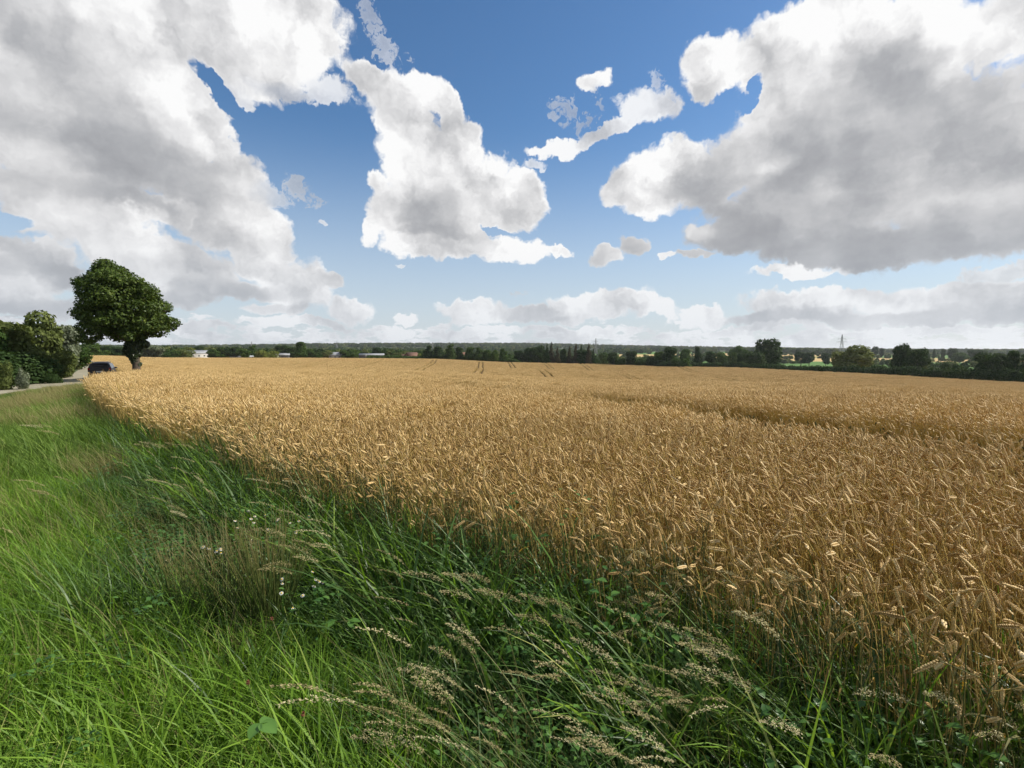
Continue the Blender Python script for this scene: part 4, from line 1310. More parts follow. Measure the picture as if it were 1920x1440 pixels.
def big_tree():
    root = bpy.data.objects.new('windswept_tree', None); COL.objects.link(root)
    root.location = (TX, TY, TZ); root['label'] = 'large windswept green tree with ivy trunk beside the parked car'; root['category'] = 'tree'
    ang = math.atan2(-TX, TY)      # the crown leans across the view
    ca, sa = math.cos(ang), math.sin(ang)
    kx = S46 * math.cos(ang)

    def loc(px, py, dep):
        if py < 640: px, py = 251 + (px - 251) * .90, 600 + (py - 600) * .87 + 2
        a = (px - 254) * S46 * math.cos(R(38)) * (.90 if px < 254 else 1.02); py = py + (9 if px < 222 and py > 570 else 0); zt = z_of_px(254, py, math.hypot(TX, TY), 0) - TZ
        return np.array([a * ca - dep * sa, a * sa + dep * ca, zt])
    LB = [(198, 512, 24, 18), (222, 520, 28, 20), (250, 525, 24, 18), (275, 548, 26, 22), (298, 578, 26, 22), (312, 598, 22, 18), (178, 535, 24, 18), (165, 558, 20, 16), (168, 582, 22, 16),
          (180, 602, 20, 12), (160, 590, 14, 12), (215, 555, 36, 28), (250, 570, 38, 30), (225, 592, 34, 24), (200, 590, 26, 20), (270, 600, 34, 24), (300, 615, 20, 14), (240, 622, 26, 16),
          (268, 628, 18, 12), (212, 618, 18, 12), (190, 500, 10, 12), (150, 545, 9, 8), (146, 524, 8, 6), (142, 578, 9, 6), (148, 606, 10, 7), (163, 622, 11, 7), (188, 490, 8, 7), (199, 486, 8, 6), (226, 494, 9, 6), (168, 508, 8, 6), (318, 566, 9, 10), (160, 566, 16, 14), (185, 560, 24, 20), (150, 575, 9, 8), (325, 605, 11, 12), (208, 498, 14, 9), (237, 508, 14, 10), (262, 520, 12, 9), (292, 552, 12, 10), (172, 518, 12, 10)]
    lobes = []
    rr = np.random.default_rng(5)
    for px, py, a, b_ in LB:
        big = a > 22
        for dep in ((-1.9, 0, 1.9) if big else ((-.8, .9) if a > 15 else (0,))):
            c = loc(px + rr.normal(0, 2), py + rr.normal(0, 2), dep + rr.normal(0, .3))
            f = 1.0 if dep == 0 else .8
            ra = a * S46 * .66 * f; rb = b_ * S46 * .66 * f
            lobes.append((*c, ra, ra, rb))
    base_l = list(lobes)
    for l_ in base_l:
        for _ in range(5):
            d_ = rr.normal(0, 1, 3); d_ /= np.linalg.norm(d_); q_ = rr.uniform(.30, .75)
            lobes.append((*(np.array(l_[:3]) + d_ * np.array(l_[3:]) * rr.uniform(.9, 1.28)), q_ * 1.2, q_ * 1.2, q_ * .8))
    me = crown_mesh('crown_windswept', lobes, 84000, .25, M['leaf_big'], 3, .55, gap=.05, rag=.16)
    link('crown', me, root)
    ivy = []
    for px, py, a, b_ in [(250, 648, 16, 13), (249, 662, 13, 13), (252, 676, 7, 9), (268, 645, 12, 8), (237, 656, 8, 8), (258, 683, 6, 4)]:
        c = loc(px, py, 0); ivy.append((*c, a * S46 * .85, a * S46 * .85, b_ * S46))
    link('ivy', crown_mesh('ivy_on_trunk', ivy, 9000, .20, M['leaf_ivy'], 8, .5), root)
    tr = MB()
    tops = [loc(205, 530, 0), loc(245, 535, .8), loc(290, 580, -.5), loc(175, 560, .5), loc(180, 595, -.6), loc(300, 605, .8), loc(235, 575, 2.0), loc(240, 575, -2.0)]
    hub = loc(252, 645, 0)
    tr.tube([(0, 0, -.4), (0, 0, .2), loc(254, 672, 0), hub], [.46, .36, .30, .26], 12)
    tr.tube([hub, loc(248, 600, 0), loc(235, 545, 0)], [.32, .22, .08], 8)
    for t in tops:
        q = hub * .6 + t * .4 + np.array([0, 0, -.3]); tr.tube([hub, q, t], [.2, .13, .04], 6)
        for _ in range(3):
            e = t + rr.normal(0, .8, 3); tr.tube([q * .4 + t * .6, (t + e) / 2, e], [.07, .045, .015], 4)
    link('trunk', tr.mesh('windswept_trunk', [M['bark']], True), root)


M['leaf_big'] = plant_mat('leaf_big', [(0, (.028, .052, .009)), (.45, (.060, .098, .016)), (.8, (.095, .138, .026)), (1, (.15, .19, .04))], .32, .5, .2, 0, .8, .25)
M['leaf_ivy'] = plant_mat('leaf_ivy', [(0, (.014, .026, .008)), (.5, (.028, .046, .013)), (1, (.08, .10, .03))], .2, .4, .4, 0)
big_tree()

# ---- trees and bushes beyond the road
RG_ = 'trees and bushes beyond the road'
tree(15, 598, 105, 66, 'round', 'olive', 'bright green tree behind the roadside hedge at the picture edge', RG_)
tree(-35, 600, 90, 62, 'round', 'mid', 'green tree mostly outside the picture behind the hedge', RG_)
tree(68, 587, 90, 76, 'round', 'olive', 'olive brown tree rising highest behind the roadside hedge', RG_)
tree(122, 610, 56, 84, 'spread', 'grey', 'silvery grey thin-leaved tree at the end of the hedge', RG_) if ('spread', 'grey') in PROTO else tree(122, 609, 58, 84, 'round', 'grey', 'silvery grey thin-leaved tree at the end of the hedge', RG_)
tree(135, 650, 60, 92, 'bush', 'mid', 'dark low bush under the silvery tree', RG_)
tree(40, 647, 100, 60, 'bush', 'dark', 'nearly black rounded bush by the road bend', RG_)
tree(-30, 655, 110, 55, 'bush', 'dark', 'dark bush leaving the picture beyond the road', RG_)
tree(88, 648, 72, 65, 'bush', 'olive', 'olive grey bush sloping down to the road bend', RG_)
tree(112, 658, 50, 70, 'bush', 'olive', 'last olive bush of the hedge nearest the road bend', RG_)
tree(2, 671, 34, 50, 'bush', 'olive', 'olive bush at the left picture edge above the road', RG_)
tree(38, 684, 24, 50, 'bush', 'grey', 'small pale shrub in front of the dark bush', RG_)
tree(95, 699, 30, 58, 'bush', 'dark', 'low dark scrub at the foot of the olive bush', RG_)

# ---- along the far side of the field, left to right: px, top, width px, distance, kind, tone, label
FT = [
 (170, 640, 36, 262, 'round', 'mid', 'round green tree between the road hedge and the windswept tree'),
 (205, 649, 40, 300, 'round', 'dark', 'low dark tree left behind the windswept tree'),
 (188, 655, 30, 290, 'bush', 'mid', 'low bush beside the round tree behind the car'),
 (228, 651, 36, 300, 'round', 'dark', 'dark tree hidden partly by the windswept trunk'),
 (288, 647, 46, 300, 'round', 'grey', 'greyish tree right behind the windswept trunk'),
 (318, 655, 34, 345, 'bush', 'mid', 'low green bush left of the white gabled barn'),
 (345, 654, 36, 350, 'bush', 'olive', 'olive bush just left of the white gabled barn'),
 (358, 651, 18, 420, 'round', 'yellow', 'yellow green tree above the left end of the white barn'),
 (371, 649, 24, 440, 'round', 'dark', 'dark tree above the roof of the white barn'),
 (381, 655, 14, 430, 'bush', 'yellow', 'yellow bush above the gable of the white barn'),
 (400, 655, 28, 370, 'round', 'mid', 'rounded tree just right of the white gabled barn'),
 (416, 651, 26, 400, 'round', 'mid', 'tree second to the right of the white barn'),
 (438, 650, 34, 390, 'round', 'dark', 'broad dark tree above the long low roof'),
 (456, 653, 30, 380, 'round', 'mid', 'mid green tree right of the long low roof'),
 (473, 647, 26, 430, 'tall', 'mid', 'tall tree under the left pylon'),
 (490, 657, 30, 370, 'bush', 'yellow', 'yellowish bush left of the grey shed'),
 (507, 658, 28, 372, 'bush', 'yellow', 'yellow green bush touching the grey shed'),
 (527, 648, 30, 420, 'round', 'dark', 'dark tree behind the grey shed'),
 (545, 650, 30, 400, 'round', 'dark', 'dark tree left of the tallest pointed tree'),
 (564, 641, 34, 365, 'tall', 'mid', 'tallest pointed tree left of the grey house'),
 (580, 654, 20, 372, 'round', 'mid', 'small tree leaning on the tallest pointed tree'),
 (596, 662, 18, 368, 'bush', 'mid', 'small bush between pointed tree and grey house'),
 (612, 659, 24, 400, 'round', 'olive', 'olive tree behind the left side of the grey house'),
 (645, 656, 24, 400, 'round', 'mid', 'tree just right of the grey house'),
 (662, 660, 22, 395, 'bush', 'mid', 'bush between grey house and dark barn'),
 (706, 651, 26, 440, 'round', 'dark', 'dark tree behind the right end of the dark barn'),
 (728, 652, 26, 430, 'round', 'mid', 'tree right of the dark barn'),
 (746, 660, 24, 400, 'bush', 'olive', 'olive bush left of the orange roofed house'),
 (736, 665, 26, 375, 'bush', 'mid', 'low bush in front between dark barn and orange roof'),
 (787, 663, 14, 370, 'bush', 'yellow', 'small yellow bush right of the orange roofed house'),
 (803, 648, 28, 352, 'tall', 'dark', 'first and darkest tree of the tall row'),
 (822, 649, 31, 352, 'tall', 'dark', 'second tree of the tall row'),
 (844, 645, 28, 354, 'tall', 'mid', 'third tree of the tall row'),
 (861, 651, 25, 356, 'tall', 'dark', 'fourth tree of the tall row left of the red gable'),
 (880, 651, 31, 354, 'tall', 'mid', 'fifth tree of the tall row right of the red gable'),
 (899, 651, 25, 352, 'tall', 'mid', 'sixth tree of the tall row above the white van'),
 (913, 656, 28, 352, 'tall', 'mid', 'seventh tree of the tall row'),
 (928, 656, 16, 350, 'round', 'mid', 'last small tree ending the tall row'),
 (944, 653, 26, 330, 'tall', 'mid', 'light green tree standing alone before the dark wood'),
 (964, 672, 26, 331, 'bush', 'mid', 'low bush right of the lone light green tree'),
 (972, 658, 24, 350, 'round', 'dark', 'dark round tree at the left end of the spruce wood'),
 (990, 653, 26, 348, 'round', 'dark', 'dark round tree second in the spruce wood'),
 (1010, 647, 34, 346, 'round', 'dark', 'large dark round tree touching the left spruces'),
 (1026, 645, 17, 340, 'conifer', 'dark', 'dark pointed spruce left in the left spruce group'),
 (1034, 641, 17, 341, 'conifer', 'brown', 'highest brown spruce of the left spruce group'),
 (1045, 650, 16, 340, 'conifer', 'brown', 'brown spruce right in the left spruce group'),
 (1057, 655, 18, 344, 'round', 'dark', 'low dark tree in the gap between the spruce groups'),
 (1068, 649, 16, 344, 'conifer', 'brown', 'slender spruce left of the right spruce group'),
 (1080, 644, 18, 342, 'conifer', 'brown', 'tall spruce at the left of the right spruce group'),
 (1090, 647, 17, 341, 'conifer', 'dark', 'dark spruce in the middle of the right spruce group'),
 (1104, 644, 18, 340, 'conifer', 'brown', 'pointed spruce at the right of the right spruce group'),
 (1113, 655, 14, 340, 'conifer', 'dark', 'last low spruce beside the middle pylon'),
 (1096, 656, 40, 344, 'round', 'dark', 'dark foliage tree filling the right spruce group'),
 (1131, 661, 22, 380, 'round', 'mid', 'small green tree right of the middle pylon'),
 (1150, 660, 28, 318, 'round', 'dark', 'first round tree of the clump right of the spruces'),
 (1163, 669, 22, 316, 'bush', 'mid', 'low bush between two round trees right of the spruces'),
 (1183, 659, 26, 316, 'round', 'dark', 'second round tree of the clump right of the spruces'),
 (1203, 670, 26, 312, 'bush', 'mid', 'green bush right of the second round tree'),
 (1222, 666, 28, 312, 'bush', 'dark', 'dark bush left of the broad hedge tree'),
 (1236, 658, 24, 312, 'round', 'mid', 'small hedge tree left of the broad hedge tree'),
 (1256, 651, 34, 310, 'round', 'dark', 'broad dark hedge tree left of the field gap'),
 (1247, 672, 44, 306, 'bush', 'dark', 'long dark bush under the broad hedge tree'),
 (1277, 670, 34, 300, 'bush', 'mid', 'rounded bush at the very corner of the field gap'),
 (1285, 654, 26, 380, 'round', 'mid', 'tree standing behind the field gap corner bush'),
 (1309, 650, 24, 345, 'tall', 'dark', 'tall dark tree in the field gap'),
 (1335, 658, 28, 350, 'round', 'dark', 'dark tree right of the tall tree in the field gap'),
 (1354, 661, 26, 345, 'round', 'mid', 'medium tree second right of the field gap'),
 (1374, 660, 22, 330, 'round', 'mid', 'medium tree third right of the field gap'),
 (1390, 664, 22, 320, 'round', 'dark', 'small dark tree left of the low round oak'),
 (1383, 648, 34, 480, 'round', 'mid', 'distant tree rising behind the hedge trees'),
 (1415, 661, 48, 296, 'round', 'dark', 'low round oak in front of the giant domed tree'),
 (1443, 634, 66, 345, 'round', 'dark', 'giant domed tree highest on the far side'),
 (1425, 650, 26, 400, 'round', 'mid', 'tree peeping out left of the giant domed tree'),
 (1402, 655, 24, 420, 'round', 'mid', 'tree behind the low round oak'),
 (1503, 658, 26, 520, 'spread', 'dark', 'left of two parkland trees on the pasture'),
 (1518, 659, 24, 510, 'spread', 'dark', 'right of two parkland trees on the pasture'),
 (1549, 662, 17, 560, 'round', 'dark', 'lone small round tree on the pasture'),
 (1600, 649, 74, 262, 'round', 'olive', 'big sunlit oak standing in the hedge'),
 (1575, 663, 34, 268, 'round', 'olive', 'lower side oak joined to the big sunlit oak'),
 (1650, 682, 26, 262, 'bush', 'mid', 'bush between the sunlit oak and the dark twin trees'),
 (1688, 646, 36, 246, 'round', 'dark', 'left and taller of the dark twin trees'),
 (1722, 652, 44, 240, 'round', 'dark', 'right and broader of the dark twin trees'),
 (1742, 684, 18, 238, 'bush', 'olive', 'small olive bush right of the dark twin trees'),
 (1778, 678, 24, 228, 'bush', 'dark', 'left of two round hedge bushes'),
 (1797, 677, 26, 226, 'bush', 'dark', 'right of two round hedge bushes'),
 (1862, 663, 60, 212, 'round', 'dark', 'spreading dark tree near the right picture edge'),
 (1900, 656, 36, 210, 'tall', 'dark', 'leaning dark tree at the right picture edge'),
 (1950, 660, 70, 208, 'round', 'dark', 'dark hedge tree mostly beyond the right picture edge'),
 (1640, 649, 16, 1000, 'round', 'dark', 'left skyline tree behind the sunlit oak'),
 (1653, 653, 11, 1000, 'round', 'dark', 'small skyline tree right of the sunlit oak'),
 (1738, 654, 12, 900, 'tall', 'dark', 'skyline tree right of the dark twin trees'),
 (1752, 654, 8, 900, 'tall', 'dark', 'narrow skyline tree above the hedge bushes'),
 (1769, 654, 10, 900, 'round', 'dark', 'skyline tree left of the long skyline clump'),
 (1786, 652, 22, 880, 'round', 'dark', 'domed skyline tree above the hedge bushes'),
 (1826, 656, 22, 800, 'round', 'dark', 'skyline tree left above the spreading dark tree'),
 (1843, 656, 20, 800, 'round', 'dark', 'skyline tree right above the spreading dark tree'),
 (1800, 661, 30, 700, 'round', 'mid', 'mid-distance tree behind the two round hedge bushes'),
 (1832, 667, 26, 560, 'round', 'mid', 'mid-distance tree left of the spreading dark tree'),
]
for t in FT: tree(*t, sink=.3)

# ---- hedge along the field's right-hand far edge
def hedge(p0, p1, r0, r1, h0, h1, label, mat, seed):
    r_ = np.random.default_rng(seed); lobes = []
    xs = np.linspace(0, 1, 70)
    for t in xs:
        px = p0 + (p1 - p0) * t; r = r0 + (r1 - r0) * t; x, y = at_px(px, r)
        h = (h0 + (h1 - h0) * t) * r_.uniform(.7, 1.15)
        lobes.append((x, y, gz(x, y) + h * .45, 2.0, 2.0, h * .58)); 
        if r_.random() < .5: lobes.append((x + r_.normal(0, 1), y + r_.normal(0, 1), gz(x, y) + h * .8, 1.3, 1.3, h * .4))
    c = np.array(lobes[len(lobes) // 2][:3]); lobes = [(*(np.array(l[:3]) - c), *l[3:]) for l in lobes]
    me = crown_mesh('hedge', lobes, 15000, .62, M['leaf_' + mat], seed, .5)
    link('hedge', me, None, c, label, 'hedge')


hedge(1395, 1580, 290, 246, 2.6, 2.8, 'dark hedge between the giant domed tree and the sunlit oak', 'dark', 1)
hedge(1570, 1760, 249, 218, 3.0, 3.2, 'dark hedge running under the sunlit oak and twin trees', 'dark', 2)
hedge(1745, 1990, 221, 192, 3.4, 3.8, 'tall dark hedge reaching the right picture edge', 'dark', 3)
hedge(1190, 1292, 324, 306, 2.2, 2.4, 'low hedge along the field corner right of the spruces', 'mid', 4)
hedge(690, 800, 372, 366, 2.2, 2.4, 'low hedge in front of the orange roofed house', 'mid', 5)
hedge(792, 938, 364, 360, 4.6, 3.8, 'dark undergrowth joining the tall tree row', 'mid', 7)
hedge(968, 1122, 352, 348, 4.6, 4.2, 'dark undergrowth joining the two spruce groups', 'dark', 8)
hedge(1295, 1400, 340, 312, 2.5, 2.8, 'dark hedge closing the field gap', 'dark', 6)

# ---- far woods: one mass
low = []
for kd, mt_ in [('round', 'mid'), ('round', 'dark'), ('bush', 'mid'), ('bush', 'dark'), ('round', 'olive')]:
    cm = crown_mesh('far_crown', lobes_random(kd, 40 + len(low)), 700, .15, M['leaf_' + mt_], 50 + len(low), .6)
    low.append(bpy.data.objects.new('far_crown', cm))
pts = []; idx = []; rot = []; scl = []


def wood(n, a0, a1, r0, r1, h, w, keep=None):
    az = np.radians(rng.uniform(a0, a1, n)); r = np.sqrt(rng.uniform(r0 ** 2, r1 ** 2, n))
    x, y = r * np.sin(az), r * np.cos(az)
    if keep is not None: k = keep(x, y, r, np.degrees(az)); x, y = x[k], y[k]
    m_ = len(x); hh = h * rng.uniform(.75, 1.25, m_); ww = w * rng.uniform(.8, 1.3, m_)
    pts.append(P3(x, y, -.5)); idx.append(rng.integers(0, len(low), m_)); rot.append(rng.random(m_) * 6.28); scl.append(np.stack([ww, ww, hh], 1))


patchy = lambda x, y, r, a: noise2(x, y, .006, 1.0) > .42
rows = lambda x, y, r, a: (np.abs(np.sin(y / 62 + .4 * np.sin(x / 140))) < .16) | (np.abs(np.sin(x / 95 + .5 * np.sin(y / 110))) < .08)
wood(5200, -62, 60, 1900, 3000, 14, 20)
wood(2600, -62, 22, 1150, 1900, 11, 13, patchy)
wood(1500, -62, 22, 560, 1150, 9, 11, lambda x, y, r, a: noise2(x, y, .011, 3.0) > .50)
wood(2600, -60, 17, 400, 560, 7, 9, lambda x, y, r, a: (noise2(x, y, .02, 2.0) > .36) & ~((a > -33.5) & (a < -31) & (r < 440)) & ~((a > -17.5) & (a < -14) & (r < 440)))
wood(5200, 16, 62, 430, 1500, 5.5, 8, rows)
wood(900, 24, 62, 1500, 1900, 10, 13, patchy)
wood(700, 24, 42, 1250, 1500, 13, 15, lambda x, y, r, a: a < 33)
scatter('woods', low, np.concatenate(pts), np.concatenate(rot), np.concatenate(scl), np.concatenate(idx), 'distant mass of woods and hedgerows on the low hills')


# ------------------------------------------------------------------ buildings
M['white_wall'] = rough_mat('white_wall', (.42, .42, .40), (.52, .52, .50), 1.5, .8)
M['grey_roof'] = rough_mat('grey_roof', (.22, .23, .24), (.32, .33, .34), .8, .7)
M['dark_wall'] = rough_mat('dark_wall', (.05, .055, .06), (.09, .095, .10), 1, .8)
M['grey_wall'] = rough_mat('grey_wall', (.20, .21, .21), (.30, .31, .31), 1, .8)
M['orange_roof'] = rough_mat('orange_roof', (.12, .065, .045), (.18, .095, .06), 2, .8)
M['brick_wall'] = rough_mat('brick_wall', (.12, .065, .05), (.2, .10, .075), 3, .85)
M['straw'] = rough_mat('straw', (.45, .33, .15), (.60, .46, .22), 3, .9)
M['window_glass'] = rough_mat('window_glass', (.03, .035, .04), (.05, .055, .06), 1, .15, .6)
M['steel'] = rough_mat('steel', (.22, .23, .24), (.32, .33, .34), 3, .5, .4, .6)


def house(name, px, r, w, d, hw, hr, rz, wall, roof, label, cat, nwin=3, base=None, gap_roof=.35, big_door=False):
    x, y = at_px(px, r); z = gz(x, y) - .2 if base is None else z_of_px(px, base, r, 0)
    root = bpy.data.objects.new(name, None); COL.objects.link(root); root.location = (x, y, z); root.rotation_euler = (0, 0, rz)
    root['label'] = label; root['category'] = cat
    a, b = w / 2, d / 2
    mb = MB()
    V = [(-a,-b,0),(a,-b,0),(a,b,0),(-a,b,0),(-a,-b,hw),(a,-b,hw),(a,b,hw),(-a,b,hw),(-a,0,hr),(a,0,hr)]
    mb.add(V, [(0,1,5,4),(2,3,7,6),(1,2,6,5),(3,0,4,7)]); mb.add([V[4], V[7], V[8]], [(0, 2, 1)]); mb.add([V[5], V[6], V[9]], [(0, 1, 2)])
    link('wall', mb.mesh('wall', [M[wall]]), root)
    o_ = gap_roof; t = .16; rb = MB(); sl = (hr - hw) / b
    for s in (-1, 1):
        e = [(-a-o_, s*(b+o_), hw - sl*o_ + .03), (a+o_, s*(b+o_), hw - sl*o_ + .03), (a+o_, 0, hr + .03), (-a-o_, 0, hr + .03)]
        V = e + [(p[0], p[1], p[2] + t) for p in e]
        rb.add(V, [(0,1,2,3),(7,6,5,4),(0,4,5,1),(1,5,6,2),(2,6,7,3),(3,7,4,0)])
    link('roof', rb.mesh('roof', [M[roof]]), root)
    for i in range(nwin):
        wx = -a + w * (i + .5) / nwin
        fr = MB(); fr.box((wx, -b - .03, hw * .55), (1.2, .08, 1.1)); f_ = link('window', fr.mesh('window_frame', [M['white_wall']]), root)
        pn = MB(); pn.box((wx, -b - .08, hw * .55), (1.0, .03, .9)); link('pane', pn.mesh('window_pane', [M['window_glass']]), f_)
    if big_door:
        db = MB(); db.box((a + .04, 0, hw * .42), (.08, d * .35, hw * .84)); link('door', db.mesh('door', [M['grey_wall']]), root)
    return root


BG = 'farm buildings beyond the field'
house('barn', 370, 400, 15, 8.5, 3.4, 5.4, R(38 + 28), 'white_wall', 'grey_roof', 'white gabled barn with grey roof beyond the field', 'barn', 4, base=672, big_door=True)
house('long_shed', 453, 392, 14, 7, 1.4, 2.2, R(28), 'grey_wall', 'grey_roof', 'long low grey roof just above the wheat', 'shed', 0, base=673)
house('white_shed', 517, 392, 3.2, 3, 2.0, 2.6, R(20), 'white_wall', 'white_wall', 'tiny white shed left of the grey shed', 'shed', 1, base=671.5)
house('grey_shed', 531, 396, 8, 6, 2.4, 3.6, R(22), 'dark_wall', 'grey_roof', 'small dark shed with grey roof below dark trees', 'shed', 2, base=672)
house('farmhouse', 628, 402, 9, 8, 3.0, 5.0, R(20), 'grey_wall', 'grey_roof', 'grey farmhouse right of the tallest pointed tree', 'house', 3, base=673)
house('cottage', 652, 410, 5, 5, 2.2, 4.0, R(60), 'grey_wall', 'orange_roof', 'small dark cottage right of the grey farmhouse', 'house', 1, base=673)
house('dark_barn', 697, 388, 17.5, 9, 2.7, 3.7, R(14), 'dark_wall', 'grey_roof', 'wide dark barn with pale roof and white corner post', 'barn', 0, base=672.5)
x_, y_ = at_px(690, 470)
st_ = MB(); st_.box((0, 0, 2.5), (5, 3, 5)); st_.box((.3, .2, 5.2), (4.4, 2.6, .5))
link('straw_stack', st_.mesh('straw_stack', [M['straw']]), None, (x_, y_, z_of_px(690, 671, 470, 0)), 'tan straw stack behind the dark barn', 'straw stack')
house('orange_roofed_house', 772, 380, 9, 7.5, 1.8, 4.8, R(50), 'brick_wall', 'orange_roof', 'steep orange roofed house left of the tall tree row', 'house', 1, base=673)
house('orange_roofed_house', 762, 386, 7, 6, 1.6, 3.4, R(-20), 'brick_wall', 'orange_roof', 'lower orange roofed annexe left of the steep orange roof', 'house', 1, base=673)
house('red_house', 868, 372, 3.6, 4, 2.8, 4.4, R(5), 'brick_wall', 'orange_roof', 'small red brick house between trees of the tall row', 'house', 1, base=672)
# post of the dark barn's corner
pb_ = MB(); x_, y_ = at_px(686, 382); pb_.box((0, 0, 1.6), (.35, .35, 3.2)); pb_.box((0, 0, 3.25), (.5, .5, .1))
link('white_post', pb_.mesh('white_post', [M['white_wall']]), None, (x_, y_, z_of_px(686, 672.5, 382, 0)), 'short white post in front of the dark barn', 'post')


def pylon(px, top, r, base, label, w=7.0):
    x, y = at_px(px, r); z0 = z_of_px(px, base, r, 0); h = z_of_px(px, top, r, 0) - z0
    root = bpy.data.objects.new('pylon', None); COL.objects.link(root); root.location = (x, y, z0); root.rotation_euler = (0, 0, math.atan2(-x, y) + .35)
    root['label'] = label; root['category'] = 'pylon'; root['group'] = 'lattice pylons on the skyline'
    mb = MB(); q = w / 2; k_r = .19
    lv = [(0, q), (h * .35, q * .55), (h * .65, q * .28), (h * .9, q * .16), (h, .1)]
    for sx_ in (-1, 1):
        for sy_ in (-1, 1):
            mb.tube([(sx_ * ww, sy_ * ww, zz) for zz, ww in lv], k_r, 4)
    for (z1, w1), (z2, w2) in zip(lv[:-1], lv[1:]):
        n_ = 2
        for i in range(n_):
            a0, a1 = i / n_, (i + 1) / n_
            za, zb = z1 + (z2 - z1) * a0, z1 + (z2 - z1) * a1; wa, wb = w1 + (w2 - w1) * a0, w1 + (w2 - w1) * a1
            for s in (-1, 1):
                mb.tube([(-wa, s * wa, za), (wb, s * wb, zb)], k_r * .5, 3); mb.tube([(wa, s * wa, za), (-wb, s * wb, zb)], k_r * .5, 3)
                mb.tube([(s * wa, -wa, za), (s * wb, wb, zb)], k_r * .5, 3)
    link('mast', mb.mesh('pylon_mast', [M['steel']]), root)
    for zz, ll in ((h * .66, w * .9), (h * .8, w * .7)):
        ar = MB()
        for s in (-1, 1):
            ar.tube([(0, 0, zz + .6), (s * ll, 0, zz)], k_r * .6, 4); ar.tube([(0, 0, zz - .6), (s * ll, 0, zz)], k_r * .6, 4)
            ar.tube([(s * ll, 0, zz), (s * ll, 0, zz - 1.6)], k_r * .5, 4)
        link('crossarm', ar.mesh('pylon_crossarm', [M['steel']]), root)


pylon(472, 640, 1500, 655, 'faint pylon above the trees right of the white barn')
pylon(632, 640, 1500, 655, 'faint pylon above the grey farmhouse')
pylon(811, 641, 1500, 655, 'small pylon above the tall tree row')
pylon(1117, 634, 900, 664, 'lattice pylon right of the spruces', 5.5)
pylon(1578, 627, 760, 668, 'tallest lattice pylon left of the sunlit oak', 6.5)

# ------------------------------------------------------------------ the car
M['car_paint'] = rough_mat('car_paint', (.010, .010, .013), (.014, .014, .018), 3, .4, .4)
M['car_glass'] = rough_mat('car_glass', (.008, .009, .010), (.012, .013, .014), 3, .15, .35)
M['rubber'] = rough_mat('rubber', (.015, .015, .015), (.025, .025, .025), 8, .9)
M['alloy'] = rough_mat('alloy', (.35, .35, .36), (.45, .45, .46), 8, .35, .5, .9)
M['tail_red'] = rough_mat('tail_red', (.22, .012, .010), (.32, .02, .015), 8, .25, .6)
M['chrome'] = rough_mat('chrome', (.55, .56, .58), (.7, .71, .73), 8, .2, .5, .9)
M['plate_white'] = rough_mat('plate_white', (.6, .6, .55), (.68, .68, .62), 8, .5)
M['lamp_glass'] = rough_mat('lamp_glass', (.55, .56, .58), (.7, .71, .73), 8, .1, .8)


def loft(mb, rings, cap=True, a=.5):
    V = np.concatenate([np.array(r_, float) for r_ in rings]); n = len(rings[0]); k = len(rings)
    F = [(i * n + j, i * n + (j + 1) % n, (i + 1) * n + (j + 1) % n, (i + 1) * n + j) for i in range(k - 1) for j in range(n)]
    mb.add(V, F, a)
    if cap:
        for i in (0, k - 1):
            c = np.mean(rings[i], 0); W = np.concatenate([rings[i], [c]])
            f = [(j, (j + 1) % n, n) if i == 0 else ((j + 1) % n, j, n) for j in range(n)]
            mb.add(W, f, a)


